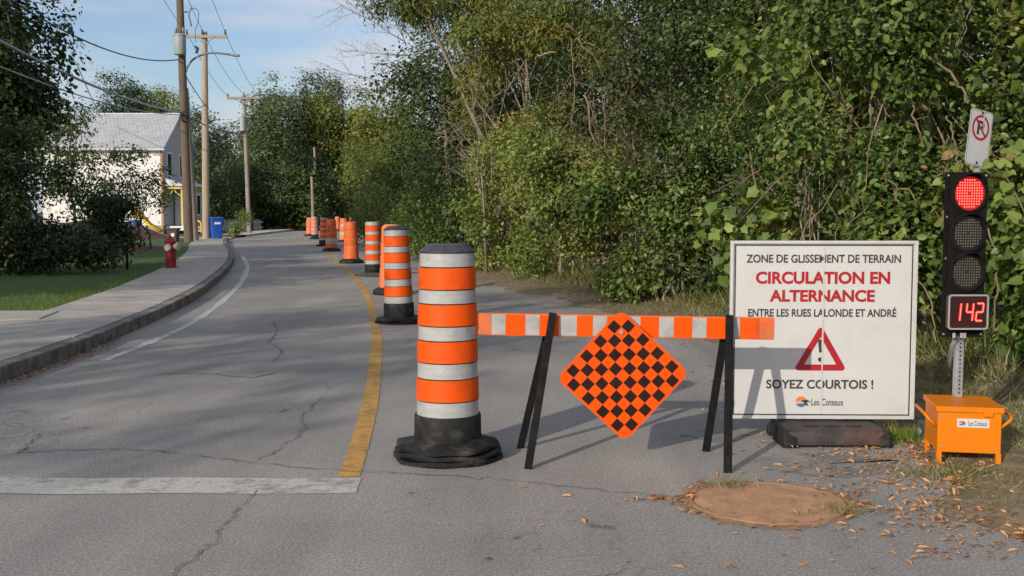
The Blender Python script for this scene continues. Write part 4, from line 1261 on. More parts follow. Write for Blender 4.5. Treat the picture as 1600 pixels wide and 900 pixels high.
# warning triangle: red outline ring
def tri(c, r, rr, n=5):
    pts = []
    cs = [(0, r), (-r * 0.866, -r * 0.5), (r * 0.866, -r * 0.5)]
    for q, (x, z) in enumerate(cs):
        a0 = [30, 150, 270][q]
        ln_ = math.hypot(x, z)
        x2, z2 = x * (1 - 2 * rr / ln_), z * (1 - 2 * rr / ln_)
        for k in range(n + 1):
            a = math.radians(a0 + 120 * k / n)
            pts.append((c[0] + x2 + rr * math.cos(a), c[1] + z2 + rr * math.sin(a)))
    return pts
tcx, tcz = sx_(1282.5), sz_(555.5)
Ro = 48 * PXM
o_ = tri((tcx, tcz), Ro, 4.5 * PXM)
i_ = tri((tcx, tcz), Ro - 19 * PXM, 1.0 * PXM)
n_ = len(o_)
MB().add([(p[0], yp - 0.0004, p[1]) for p in o_ + i_], [(k, (k + 1) % n_, n_ + (k + 1) % n_, n_ + k) for k in range(n_)]).build('warning_triangle', M['sign_red'], t, fix=False)
ex = MB()
def quad(mb, pts, y): mb.add([(sx_(u), y, sz_(v)) for u, v in pts], [tuple(range(len(pts)))])
quad(ex, [(1278.5, 532), (1281, 530.5), (1284, 530.5), (1286, 532), (1284.5, 551), (1280.5, 551)], yp - 0.0005)
ex.add([(sx_(1282.5) + 3.6 * PXM * math.cos(a), yp - 0.0005, sz_(562) + 3.6 * PXM * math.sin(a)) for a in np.linspace(0, 6.28, 13)[:-1]], [tuple(range(12))])
ex.build('exclamation_mark', M['sign_ink'], t, fix=False)
# white repair tape down the middle seam covers slivers of the print
tp = MB()
rt = random.Random(4)
pv = [384.8 + k * (263.0 / 40) for k in range(41)]
L_ = [1284.9 - rt.uniform(0, 1.0) for _ in pv]
R_ = [1286.2 + rt.uniform(0, 1.1) for _ in pv]
for k in range(40):
    quad(tp, [(L_[k], pv[k]), (R_[k], pv[k]), (R_[k + 1], pv[k + 1]), (L_[k + 1], pv[k + 1])], yp - 0.0012)
tp.build('seam_tape', M['frame_white'], t, fix=False)
# rear posts down into the base
for sx in (-0.14, 0.14):
    MB().box((sx, 0.05, 0.44), (0.04, 0.04, 0.68)).build('post', M['galv'], t)
# the moulded base it stands in
bb = thing('sign_base', 'dirty black moulded weight under the white notice board', 'sign base', (cb.x + 0.02, SY - 0.10, 0))
def loft(secs):
    mb = MB()
    n = len(secs[0])
    vs = [p for s_ in secs for p in s_]
    fs = [(i * n + k, i * n + (k + 1) % n, (i + 1) * n + (k + 1) % n, (i + 1) * n + k) for i in range(len(secs) - 1) for k in range(n)]
    fs += [tuple(range(n))[::-1], tuple((len(secs) - 1) * n + k for k in range(n))]
    return mb.add(vs, fs)
def rect3(w, d, z, r=0.04, cx=0, cy=0):
    return [(p[0] + cx, p[1] + cy, z) for p in rounded(w, d, r, 3)]
loft([rect3(0.66, 0.44, 0.008), rect3(0.69, 0.47, 0.02), rect3(0.69, 0.47, 0.035), rect3(0.675, 0.45, 0.045), rect3(0.64, 0.42, 0.095), rect3(0.60, 0.37, 0.112)]).build('block', M['dirty_base'], bb, smooth='auto')
for sx in (-0.30, 0.30):
    loft([rect3(0.10, 0.47, 0.0, 0.02, sx), rect3(0.11, 0.49, 0.02, 0.03, sx), rect3(0.10, 0.46, 0.06, 0.03, sx), rect3(0.08, 0.38, 0.105, 0.03, sx)]).build('foot', M['black_rubber'], bb, smooth='auto')
for sx in (-0.14, 0.0, 0.14):
    MB().box((sx, -0.10, 0.110), (0.09, 0.05, 0.012)).build('recess', M['hole'], bb, bevel=0.003)

# ================================================================== SIGNAL ON ITS ORANGE BOX
XB = D(1514, 690, 6.30).x
t = thing('control_box', 'orange metal box on four short legs under the traffic light', 'box', (XB, 6.30, 0.0))
t.rotation_euler = (0, 0, math.radians(-11))
bw, bd, bh = 0.352, 0.40, 0.345
zb = 0.085
MB().box((0, bd / 2, zb + (bh - zb - 0.02) / 2 + 0.0), (bw, bd, bh - zb - 0.02)).build('body', M['box_orange'], t, bevel=0.004)
MB().box((0, bd / 2, bh - 0.003), (bw + 0.024, bd + 0.024, 0.032)).build('lid', M['box_orange'], t, bevel=0.003)
for sx in (-1, 1):
    for y in (0.012, bd - 0.012):
        MB().box((sx * (bw / 2 - 0.012), y, zb / 2 + 0.001), (0.030, 0.030, zb + 0.002)).build('leg', M['box_orange'], t, bevel=0.002)
    hb = MB()
    x0 = sx * (bw / 2)
    hb.tube([(x0, 0.03, 0.23), (x0 + sx * 0.055, 0.02, 0.285), (x0 + sx * 0.065, 0.05, 0.30), (x0 + sx * 0.065, bd - 0.06, 0.30), (x0 + sx * 0.055, bd - 0.03, 0.285), (x0, bd - 0.04, 0.23)], 0.010, 8)
    hb.build('handle', M['box_orange'], t, smooth=True)
for (bx_, bz_) in [(-0.15, 0.12), (0.15, 0.12), (-0.15, 0.30)]:
    MB().tube([(bx_, 0.001, bz_), (bx_, -0.006, bz_)], 0.006, 8).build('rivet', M['galv'], t)
for bx_ in (-0.11, 0.11):
    MB().box((bx_, bd + 0.014, bh - 0.02), (0.06, 0.014, 0.04)).build('hinge', M['galv'], t)
lat = MB().box((0.10, -0.012, bh - 0.025), (0.05, 0.012, 0.03)); lat.build('latch', M['box_orange'], t, bevel=0.002)
st_ = MB().box((0.02, -0.0015, 0.262), (0.178, 0.002, 0.052)).build('label_plate', M['sign_white'], t)
lettering('Les Coteaux', 0.105, 0.030, 0.045, 0.262, -0.0032, M['sign_ink'], st_, 0.004)
emblem(st_, -0.045, 0.262, 0.015, -0.0032)
# small wheel beside the box
wt = thing('small_wheel', 'small grey rubber wheel standing beside the orange box', 'wheel', tuple(G(1442, 692)))
MB().add([(x, 0.075 * math.cos(a), 0.076 + 0.075 * math.sin(a)) for x in (-0.022, 0.022) for a in np.linspace(0, 6.2832, 25)[:-1]],
         [tuple(range(24)), tuple(range(47, 23, -1))] + [(k, (k + 1) % 24, 24 + (k + 1) % 24, 24 + k) for k in range(24)]).build('tyre', M['grey_rubber'], wt, bevel=0.008)
MB().tube([(-0.03, 0, 0.076), (0.03, 0, 0.076)], 0.025, 12).build('hub', M['galv'], wt)

PY = 6.34 + 0.30
t = thing('traffic_light', 'portable traffic light showing red above a 142 countdown', 'traffic light', (D(1503, 600, PY).x - 0.036, PY, bh + 0.014))
t.scale = (0.93, 1, 1)
t.rotation_euler = (0, math.radians(0.2), math.radians(3))
o0 = Vector((D(1503, 600, PY).x, PY, bh + 0.014))
def tl(u, v): p = D(u, v, PY - 0.1) - o0; return (p.x, p.z)
k_ = (PY - 0.1) / F
x0, z0 = tl(1508, 302)
# perforated post
MB().box((0.010, 0.0, 0.48), (0.048, 0.048, 0.96)).build('post', M['galv'], t, bevel=0.004)
hl = MB()
for q in range(22):
    hl.disc((0.010, -0.0246, 0.03 + q * 0.0254), 0.0062, 10)
hl.build('post_holes', M['hole'], t)
zt, zb_ = 1.735 - o0.z, 0.735 - o0.z
MB().prism(rounded(0.282, zt - zb_, 0.012, 3, 0.0, (zt + zb_) / 2), -0.052, -0.044).build('backplate', M['signal_black'], t, bevel=0.002)
MB().prism(rounded(0.245, 0.745, 0.03, 4, 0.0, zt - 0.39), -0.085, -0.053).build('housing', M['signal_black'], t, bevel=0.006)
def lens(zc_, lit):
    r = 0.103
    mb = MB()
    vs, fs = [], []
    N = 40
    prof = [(r + 0.022, -0.086), (r + 0.022, -0.100), (r + 0.008, -0.106), (r, -0.104), (r - 0.002, -0.092)]
    for rr, y in prof:
        for i in range(N):
            a = 2 * math.pi * i / N
            vs.append((rr * math.cos(a), y, zc_ + rr * math.sin(a)))
    for j in range(len(prof) - 1):
        for i in range(N):
            fs.append((j * N + i, j * N + (i + 1) % N, (j + 1) * N + (i + 1) % N, (j + 1) * N + i))
    rim = mb.add(vs, fs).build('signal_rim', M['signal_black'], t, smooth='auto')
    ls = MB()
    ls.disc((0, -0.093, zc_), r - 0.001, 40)
    lo = ls.build('lens', M['lens_red'] if lit else M['lens_dark'], t, fix=False)
    # visor edge
    vz = MB()
    vs, fs = [], []
    for i in range(21):
        a = math.radians(20 + 140 * i / 20)
        for rr, y in ((r + 0.016, -0.10), (r + 0.014, -0.100 - 0.055 * math.sin(math.pi * i / 20)), (r + 0.011, -0.100 - 0.055 * math.sin(math.pi * i / 20)), (r + 0.012, -0.10)):
            vs.append((rr * math.cos(a), y, zc_ + rr * math.sin(a)))
    for i in range(20):
        for j in range(3):
            fs.append((i * 4 + j, i * 4 + j + 1, i * 4 + j + 5, i * 4 + j + 4))
    vz.add(vs, fs).build('visor', M['signal_black'], t, smooth=True)
    dt = MB()
    st_ = 0.0160
    for i in range(-6, 7):
        for j in range(-6, 7):
            if math.hypot(i, j) * st_ < r - 0.010 and not (i == 0 and j == 0):
                if abs(i) == abs(j) and abs(i) > 2: pass
                dt.disc((i * st_, -0.0945, zc_ + j * st_), 0.0044 if lit else 0.0036, 8)
    dt.build('led_dots', M['led_red'] if lit else M['led_off'], lo, fix=False)
lens(tl(1508, 302)[1], True)
lens(tl(1507, 364)[1], False)
lens(tl(1506, 425)[1], False)
# countdown display
xd, zd = 0.0, tl(1506, 487)[1]
dw, dh = 0.262, 0.208
MB().prism(rounded(dw, dh, 0.016, 4, xd, zd), -0.125, -0.087).build('display_case', M['display_face'], t, bevel=0.004)
o4, i4 = rounded(dw + 0.004, dh + 0.004, 0.018, 4, xd, zd), rounded(dw - 0.016, dh - 0.016, 0.012, 4, xd, zd)
n4 = len(o4)
MB().add([(p[0], -0.132, p[1]) for p in o4 + i4] + [(p[0], -0.124, p[1]) for p in o4 + i4],
         [(k, (k + 1) % n4, n4 + (k + 1) % n4, n4 + k) for k in range(n4)] + [(k, (k + 1) % n4, 2 * n4 + (k + 1) % n4, 2 * n4 + k) for k in range(n4)]
         + [(n4 + k, n4 + (k + 1) % n4, 3 * n4 + (k + 1) % n4, 3 * n4 + k) for k in range(n4)]).build('display_frame', M['clear_grey'], t)
sc = MB()
for sx in (-1, 1):
    for sz in (-1, 1):
        sc.disc((xd + sx * (dw / 2 - 0.009), -0.1330, zd + sz * (dh / 2 - 0.009)), 0.006, 10)
sc.build('screw', M['galv'], t, fix=False)
SEG = {'a': ((0, 2), (1, 2)), 'b': ((1, 2), (1, 1)), 'c': ((1, 1), (1, 0)), 'd': ((0, 0), (1, 0)), 'e': ((0, 1), (0, 0)), 'f': ((0, 2), (0, 1)), 'g': ((0, 1), (1, 1))}
DIG = {'1': 'bc', '4': 'fgbc', '2': 'abged'}
dw_, dh_ = 0.042, 0.052
for q, ch in enumerate('142'):
    ox = xd - 0.082 + q * 0.066 - (0.016 if ch == '1' else 0)
    hb, db = MB(), MB()
    for s_ in DIG[ch]:
        (xa, za), (xb, zb2) = SEG[s_]
        pa_ = Vector((ox + xa * dw_ + za * 0.004, 0, zd + (za - 1) * dh_))
        pb_ = Vector((ox + xb * dw_ + zb2 * 0.004, 0, zd + (zb2 - 1) * dh_))
        d_ = (pb_ - pa_).normalized()
        nn = Vector((-d_.z, 0, d_.x)) * 0.0085
        e_ = d_ * 0.003
        y_ = -0.1268 - 0.0001 * 'abcdefg'.index(s_)
        vs = [pa_ + e_ + nn * .9, pb_ - e_ + nn * .9, pb_ - e_ - nn * .9, pa_ + e_ - nn * .9]
        hb.add([(p.x, y_, p.z) for p in vs], [(0, 1, 2, 3)])
        for k in range(7):
            p = pa_.lerp(pb_, (k + 0.5) / 7)
            db.disc((p.x, -0.1290, p.z), 0.0040, 8)
    ho = hb.build('digit', M['digit_halo'], t, fix=False)
    db.build('led_dots', M['led_digit'], ho, fix=False)
for bx_ in (-0.125, 0.125):
    for bz_ in (zt - 0.02, zt - 0.27, zt - 0.52, zb_ + 0.02):
        MB().tube([(bx_, -0.051, bz_), (bx_, -0.060, bz_)], 0.007, 8).build('bolt', M['galv'], t)
cbm = MB()
cbm.tube([(-0.03, -0.06, zb_ + 0.01), (-0.055, -0.045, zb_ - 0.06), (-0.06, -0.03, zb_ - 0.15), (-0.045, -0.0, zb_ - 0.20)], 0.010, 8)
cbm.tube([(-0.05, -0.06, zb_ + 0.01), (-0.07, -0.04, zb_ - 0.08), (-0.072, -0.02, zb_ - 0.16)], 0.007, 8)
cbm.build('cable', M['metal_grey'], t, smooth=True)
gb = MB()
for sx, mm in ((-0.07, 0), (-0.02, 0), (0.0, 0)):
    gb.tube([(sx, -0.09, zb_ + 0.0), (sx, -0.09, zb_ + 0.03)], 0.011, 8)
gb.build('cable_gland', M['clear_grey'], t, smooth='auto')

# no-parking sign on its own leaning post behind the signal
pY = 8.9
pc_ = D(1530, 216, pY)
foot = Vector((D(1496, 500, pY).x + 0.02, pY + 0.05, 0.0))
t = thing('no_parking_sign', 'small white no-parking sign tilted on a post behind the traffic light', 'sign', tuple(foot))
rel = pc_ - foot
MB().bar((0, 0, 0), rel + Vector((0.028, 0.03, 0.22)), 0.045, 0.025, up=(0, 1, 0)).build('post', M['galv'], t)
pl_ = bpy.data.objects.new('plate_pivot', None)
bpy.data.objects.remove(pl_)
plate = MB().prism(rounded(0.275, 0.455, 0.028, 5), -0.0015, 0.0015).build('plate', M['frame_white'], t)
plate.location = rel
plate.rotation_euler = (0, math.radians(8), math.radians(29))
def ring(mb, r0, r1, cz, y, n=40):
    vs = [(r * math.cos(2 * math.pi * k / n), y, cz + r * math.sin(2 * math.pi * k / n)) for r in (r0, r1) for k in range(n)]
    mb.add(vs, [(k, (k + 1) % n, n + (k + 1) % n, n + k) for k in range(n)])
cz_ = 0.085
lettering('P', 0.085, 0.115, 0.002, cz_, -0.0022, M['sign_ink'], plate, 0.03)
rb = MB()
ring(rb, 0.084, 0.104, cz_, -0.0030)
q = 0.707 * 0.09
rb.add([(-q - .007, -0.0028, cz_ + q - .007), (-q + .007, -0.0028, cz_ + q + .007), (q + .007, -0.0028, cz_ - q + .007), (q - .007, -0.0028, cz_ - q - .007)], [(0, 3, 2, 1)])
rb.build('prohibition_ring', M['sign_red'], plate, fix=False)
bl = MB()
o4, i4 = rounded(0.262, 0.442, 0.024, 5), rounded(0.254, 0.434, 0.021, 5)
bl.add([(p[0], -0.0022, p[1]) for p in o4 + i4], [(k, (k + 1) % len(o4), len(o4) + (k + 1) % len(o4), len(o4) + k) for k in range(len(o4))])
bl.build('border_print', M['sign_ink'], plate, fix=False)
for sz in (-0.20, 0.205):
    MB().tube([(0, -0.002, sz), (0, -0.008, sz)], 0.010, 8).build('bolt', M['hole'], plate)
# leafy sprig reaching in front of the no-parking sign
t = thing('leafy_sprig', 'bright round-leaved sprig reaching across the corner of the no-parking sign', 'plant', tuple(D(1640, 420, 8.5)))
b0 = D(1640, 420, 8.5)
mb = MB()
sp = [D(1640, 420, 8.5) - b0, D(1600, 330, 8.4) - b0, D(1570, 275, 8.4) - b0, D(1540, 258, 8.4) - b0]
mb.tube([Vector(p) for p in crom(sp, 6)], 0.006, 5)
mb.build('stem', M['vine'], t, smooth=True)
SHv, SHf = SHAPES['heart']
rs2 = random.Random(8)
for (u, v, s_, ax) in [(1548, 252, 0.09, 200), (1561, 250, 0.095, 250), (1573, 262, 0.12, 100), (1583, 240, 0.11, 60), (1592, 256, 0.13, 20), (1575, 285, 0.12, 230), (1597, 290, 0.13, 330), (1588, 315, 0.12, 200), (1600, 235, 0.12, 90), (1604, 325, 0.13, 0), (1593, 345, 0.12, 160)]:
    p = D(u, v, 8.38) - b0
    me = MB().add([(x * s_, y * s_, z * s_) for x, y, z in SHv], SHf).build('leaf', M['lf_mid'], t, fix=False)
    at_ = me.data.attributes.new('tone', 'FLOAT', 'POINT')
    at_.data.foreach_set('value', [rs2.uniform(0.55, 0.9)] * len(SHv))
    me.location = p
    me.rotation_euler = (math.radians(58 + rs2.uniform(-18, 18)), math.radians(rs2.uniform(-25, 25)), math.radians(0))
    me.rotation_euler.rotate_axis('Z', math.radians(ax))

# ================================================================== MANHOLE, LEAVES, TUFTS
mc = G(1200, 787)
t = thing('manhole_cover', 'round manhole filled with rusty brown dirt in the asphalt', 'manhole', (mc.x, mc.y, 0.0))
rr = np.random.default_rng(33)
rows = []
for i in range(15):
    f = i / 14
    r = []
    for j in range(65):
        a = 2 * math.pi * j / 64
        e = 0.455 + 0.03 * math.sin(3 * a + 1) + 0.018 * math.sin(7 * a) + 0.012 * math.sin(17 * a + 2)
        ext = 0.10 * math.exp(-((((a - math.pi + math.pi) % (2 * math.pi)) - math.pi) / 0.16) ** 2)
        z = 0.013 - 0.009 * f ** 3 + 0.0035 * math.sin(5 * a + 9 * f) * f
        r.append(((e + ext * f) * f * math.cos(a), (e + ext * f * 0.4) * f * math.sin(a), z if i < 14 else 0.0035))
    r[-1] = r[0]
    rows.append(r)
up_normals(sheet('dirt_fill', rows, M['rust_dirt'], t))
for r0 in (0.385,):
    MB().lathe([(r0, 0.004), (r0 + 0.004, 0.0150), (r0 + 0.012, 0.0150), (r0 + 0.016, 0.004)], 64).build('rim', M['rust_iron'], t, smooth='auto')
def tuft(name, label, c, n, h, seed, mat='gr_dry', rad=0.07):
    r_ = np.random.default_rng(seed)
    P = np.column_stack([r_.normal(0, rad, n), r_.normal(0, rad * 0.7, n), np.zeros(n)])
    tt = thing(name, label, 'grass tuft', (c.x, c.y, 0.005))
    g = grass('blades', P, h, r_, mat, tt, lean=0.7)
    g['kind'] = 'stuff'
tuft('grass_tuft', 'yellow-green grass tuft at the foot of the right barricade leg', G(1140, 762), 110, 0.075, 1)
tuft('grass_tuft', 'low dry weed tuft on the right rim of the manhole', G(1318, 800), 160, 0.06, 2)
tuft('grass_tuft', 'green grass tuft between notice board base and orange box', G(1410, 690), 260, 0.11, 3, 'gr_green', 0.09)
tuft('grass_tuft', 'dry grass tuft under the left leg of the orange box', G(1455, 745), 260, 0.09, 4, 'gr_dry', 0.12)
# fallen leaves: singles that can be pointed out, the rest as litter
rf = random.Random(12)
LEAFG = 'single fallen leaves on the asphalt'
meshes = []
for q in range(5):
    k_l = rf.uniform(0.75, 1.2)
    tv = [(x - 0.5, y * k_l, z * rf.uniform(0.5, 1.4)) for x, y, z in SHAPES['curl'][0]]
    mm = MB().add(tv, SHAPES['curl'][1]).build('fallen_leaf', M['lf_fallen'], None, fix=False)
    at_ = mm.data.attributes.new('tone', 'FLOAT', 'POINT')
    at_.data.foreach_set('value', [rf.uniform(0.25, 0.95)] * 6)
    meshes.append(mm.data)
    bpy.data.objects.remove(mm)
spots = [(748, 750), (663, 829), (806, 843), (847, 822), (893, 800), (915, 799), (912, 816), (897, 815), (963, 790), (1030, 805), (965, 840), (760, 876), (928, 878), (1104, 858), (1255, 886), (1226, 869), (1095, 716), (1120, 742), (885, 776), (1150, 835), (1240, 842), (1325, 855), (1350, 842), (1395, 866), (1420, 880), (1300, 878), (1365, 890), (1190, 748), (1240, 732), (1310, 738), (1330, 722), (1370, 735), (1385, 752), (1255, 745), (1180, 722), (1215, 728), (1300, 712), (1405, 760), (1345, 765), (1160, 705), (640, 772), (610, 740), (980, 880), (1060, 888), (1140, 888)]
for (u, v) in spots:
    p = G(u, v)
    o = bpy.data.objects.new('fallen_leaf', rf.choice(meshes))
    C.objects.link(o)
    s_ = rf.uniform(0.03, 0.075)
    o.location = (p.x, p.y, 0.004)
    o.scale = (s_, s_, s_)
    o.rotation_euler = (rf.uniform(-.15, .15), rf.uniform(-.15, .15), rf.uniform(0, 6.28))
    tag(o, 'curled orange-brown fallen leaf lying singly on the asphalt', 'leaf', LEAFG)
p = G(818, 763)
o = bpy.data.objects.new('fallen_leaf', meshes[0]); C.objects.link(o)
o.location = (p.x, p.y, 0.004); o.scale = (0.085, 0.05, 0.05)
tag(o, 'long yellow fallen leaf below the left barricade leg', 'leaf', LEAFG)
rr = np.random.default_rng(44)
P = []
while len(P) < 9000:
    m_ = rr.random()
    if m_ < 0.40:      # band along the asphalt edge
        y = rr.uniform(4.6, 9.5)
        e = at_y(vegl, y).x
        x = e + rr.normal(-0.12, 0.40)
    elif m_ < 0.435:    # ring round the manhole
        a = rr.uniform(0, 6.28); r_ = rr.normal(0.44, 0.035)
        x, y = mc.x + r_ * math.cos(a), mc.y + r_ * math.sin(a)
        if not (2.3 < a < 3.7 or a > 5.7 or a < 0.6) and rr.random() < 0.75: continue
    elif m_ < 0.48:    # streak from the manhole to the verge
        tt_ = rr.random(); x, y = mc.x + 0.55 + tt_ * 1.3, mc.y - 0.25 + rr.normal(0, 0.16) - 0.15 * tt_
    elif m_ < 0.487:
        x, y = mc.x - 0.45 - abs(rr.normal(0, 0.12)), mc.y + 0.06 + rr.normal(0, 0.025)
    elif m_ < 0.76:    # on the trodden verge by the box
        y = rr.uniform(4.7, 8.2); x = at_y(vegl, y).x + rr.random() ** 1.3 * 1.3 - 0.1
    elif m_ < 0.92:    # verge further on
        y = 8 + rr.random() ** 1.5 * 20; x = at_y(vegl, y).x + rr.normal(0.25, 0.45)
    else:              # gutter on the left
        y = rr.uniform(8.5, 12.5); x = at_y(kerb, y).x + abs(rr.normal(0, 0.09)) + 0.02
    P.append((x, y, 0.012 + 0.03 * max(0.0, min(1.0, x - at_y(vegl, y).x))))
P = np.array(P)
n = len(P)
N = norm(np.column_stack([rr.normal(0, .3, n), rr.normal(0, .3, n), np.ones(n)]))
o = leaf_mesh('leaf_litter', P, N, norm(np.column_stack([rr.normal(size=n), rr.normal(size=n), np.zeros(n)])), 0.012 + 0.05 * rr.random(n) ** 2.0, rr.random(n), 'curl', M['lf_fallen'])
tag(o, 'orange-brown leaf litter along the asphalt edge and manhole', 'leaf litter', kind='stuff')

# ================================================================== POLES AND WIRES
def pole(name, label, foot, top, r0, r1, mat):
    t = thing(name, label, 'utility pole', tuple(foot))
    rel = Vector(top) - Vector(foot)
    MB().tube([rel * k / 8 for k in range(9)], [r0 + (r1 - r0) * k / 8 for k in range(9)], 14).build('shaft', M[mat], t, smooth='auto')
    return t, Vector(foot)
p1 = G(295, 379, 0.1); d1 = p1.y
t, f1 = pole('utility_pole', 'tall brown wooden pole carrying a grey transformer and a street lamp', p1, D(279.5, -40, d1), 0.21, 0.15, 'wood_dark')
def P1(u, v, dy=0): return D(u, v, d1 + dy) - f1
tc_ = P1(281, 70, -0.42)
MB().lathe([(0.0, -0.43), (0.25, -0.43), (0.265, -0.40), (0.265, 0.36), (0.285, 0.37), (0.285, 0.42), (0.20, 0.47), (0.0, 0.48)], 24, tc_).build('transformer', M['transformer'], t, smooth='auto')
for sx in (-0.16, 0.16):
    MB().lathe([(0.05, 0), (0.07, 0.06), (0.045, 0.1), (0.06, 0.16), (0.03, 0.3), (0.0, 0.31)], 10, tc_ + Vector((sx, 0, 0.45))).build('bushing', M['metal_grey'], t, smooth='auto')
MB().tube([Vector(q) for q in crom([P1(289, 116), P1(294, 103), P1(303, 92), P1(318, 85), P1(332, 82.5), P1(350, 84), P1(364, 86)], 5)], 0.045, 8).build('lamp_arm', M['metal_grey'], t, smooth=True)
lh = P1(368, 86.5)
MB().box(lh, (0.34, 0.2, 0.10), Matrix.Rotation(0.08, 3, 'Y')).build('lamp_head', M['metal_grey'], t, bevel=0.03)
MB().tube([P1(286, 18, -.2), P1(293, 19, -.2)], 0.04, 6).build('bracket', M['metal_grey'], t)
MB().tube([Vector(q) for q in crom([P1(299, 12, -.2), P1(295, 22, -.2), P1(297, 32, -.2), P1(299, 41, -.2)], 4)], 0.035, 6).build('cutout_switch', M['metal_grey'], t, smooth=True)
MB().tube([Vector(q) for q in crom([P1(299, 12, -.2), P1(309, 16, -.2), P1(310, 32, -.2), P1(305, 48, -.2), P1(306, 66, -.2)], 4)], 0.014, 5).build('lead_wire', M['wire'], t, smooth=True)
MB().tube([Vector(q) for q in crom([P1(305, 72, -.2), P1(309, 78, -.2), P1(306, 83, -.2), P1(310, 74, -.2)], 4)], 0.05, 5).build('lead_wire', M['wire'], t, smooth=True)
jb = MB()
for q in range(6):
    jb.lathe([(0.0, -.1), (0.1, -.1), (0.1, .1), (0.0, .1)], 8, P1(286 + rf.uniform(-5, 7), 181 + rf.uniform(-5, 5), -0.3))
jb.build('cable_clamps', M['wire'], t)
# leaning stub pole beside it
ps = G(305, 377, 0.1)
t, fs_ = pole('stub_pole', 'shorter grey pole leaning against the transformer pole', ps, D(290, 138, d1 + 0.1), 0.17, 0.12, 'wood_grey')
p2 = G(322, 374.5, 0.1); d2 = p2.y
t, f2 = pole('utility_pole', 'pale wooden utility pole with a crossarm, beside the blue bin', p2, D(319.5, 50, d2), 0.19, 0.14, 'wood_pale')
def P2(u, v, dy=0): return D(u, v, d2 + dy) - f2
MB().bar(P2(291, 56.5, -.2), P2(355, 57.5, -.2), 0.13, 0.13).build('crossarm', M['wood_pale'], t)
MB().bar(P2(306, 57.5, -.22), P2(319, 68, -.22), 0.04, 0.04).bar(P2(335, 58, -.22), P2(321, 68, -.22), 0.04, 0.04).build('arm_brace', M['metal_grey'], t)
ins = MB()
for u in (292, 316, 352):
    ins.lathe([(0.03, 0), (0.05, .06), (0.07, .12), (0.04, .18), (0.06, .24), (0.0, .28)], 8, P2(u, 55, -.2))
ins.build('insulator', M['metal_grey'], t, smooth='auto')
p3 = G(389.5, 366, 0.05); d3 = p3.y
t, f3 = pole('utility_pole', 'third utility pole with a crossarm, far down the street', p3, D(381, 149, d3), 0.15, 0.11, 'wood_grey')
def P3(u, v, dy=0): return D(u, v, d3 + dy) - f3
MB().bar(P3(355, 153.5, -.2), P3(407, 153, -.2), 0.14, 0.14).build('crossarm', M['wood_grey'], t)
MB().bar(P3(368, 154, -.22), P3(380, 163, -.22), 0.05, 0.05).bar(P3(393, 154, -.22), P3(382, 163, -.22), 0.05, 0.05).build('arm_brace', M['metal_grey'], t)
MB().lathe([(0, -.5), (.18, -.5), (.18, .4), (0, .45)], 12, P3(379, 192, -.25)).build('transformer', M['transformer'], t, smooth='auto')
ins = MB()
for u in (356, 381, 405):
    ins.lathe([(0.04, 0), (0.07, .1), (0.05, .2), (0.0, .3)], 8, P3(u, 152, -.2))
ins.build('insulator', M['metal_grey'], t, smooth='auto')
b4 = D(496.5, 349, 86)
t, f4 = pole('utility_pole', 'thin pale pole behind the far drums', Vector((b4.x, 86, 0)), D(491, 230, 86), 0.12, 0.09, 'wood_grey')
MB().bar(D(491, 248, 86) - f4, D(486, 249, 86) - f4, 0.06, 0.06).build('bracket', M['metal_grey'], t)
b5 = D(489.5, 347, 82)
pole('stub_pole', 'short grey pole just left of the thin pale pole', Vector((b5.x, 82, 0)), D(487, 276, 82), 0.12, 0.10, 'wood_grey')
b6 = D(562, 345, 95)
pole('utility_pole', 'dark pole in the shade where the road ends', Vector((b6.x, 95, 0)), D(562, 280, 95), 0.14, 0.12, 'wood_dark')

def wire(label, a, b, r, sag=0.0, mat='wire', n=18, name='overhead_wire', wob=0.0):
    a, b = Vector(a), Vector(b)
    t = thing(name, label, 'wire', tuple(a), 0, 'overhead wires')
    pts = []
    for i in range(n + 1):
        k = i / n
        p = (b - a) * k
        p.z -= sag * 4 * k * (1 - k)
        if wob: p += Vector((0, 0, wob * math.sin(i * 2.4)))
        pts.append(p)
    MB().tube(pts, r, 5).build('cable', M[mat], t, smooth=True)
wire('thick bundled grey cable rising to the left from the transformer pole', D(283, 176, d1 - .2), D(-30, 48, 26), 0.042, 0.30, 'wire_grey')
wire('black cable from the transformer pole into the maple', D(279, 93, d1), D(8, -6, 27), 0.024, 0.55, 'wire')
wire('lowest grey cable running left behind the bushes', D(283, 179, d1 - .2), D(-20, 96, 25), 0.020, 0.3, 'wire_grey')
wire('thin service wire slanting down to the grey roof', D(120, 100, 40), D(160, 187, 74), 0.022, 0.1, 'wire_grey')
wire('thin high wire left of the transformer pole', D(250, -10, d1 - 14), D(281, 38, d1), 0.010, 0.02)
wire('thin high wire passing over the crossarm of the pale pole', D(328, -10, d2 - 16), D(352, 50, d2), 0.010, 0.02)
wire('right wire between the crossarms of the second and third poles', D(352, 50, d2), D(405, 150, d3), 0.012, 0.35)
wire('middle wire between the crossarms of the second and third poles', D(316, 47, d2), D(381, 147, d3), 0.012, 0.35)
wire('left wire between the crossarms of the second and third poles', D(292, 50, d2), D(356, 150, d3), 0.012, 0.35)
wire('high wire above the street lamp arm', D(290, -10, d2 - 12), D(316, 47, d2), 0.010, 0.02)
wire('low black cable from transformer pole to third pole', D(290, 180, d1), D(381, 208, d3), 0.03, 0.25)
wire('short slanting cable between transformer pole and pale pole', D(290, 118, d1), D(321, 165, d2 + 0.1), 0.022, 0.05)
wire('pale short cable joining the transformer pole and the pale pole', D(290, 173, d1), D(320, 164, d2 - .1), 0.028, 0.05, 'wire_grey')
wire('cable from third pole toward the left garden', D(382, 212, d3), D(350, 226, d3 - 6), 0.02, 0.05)

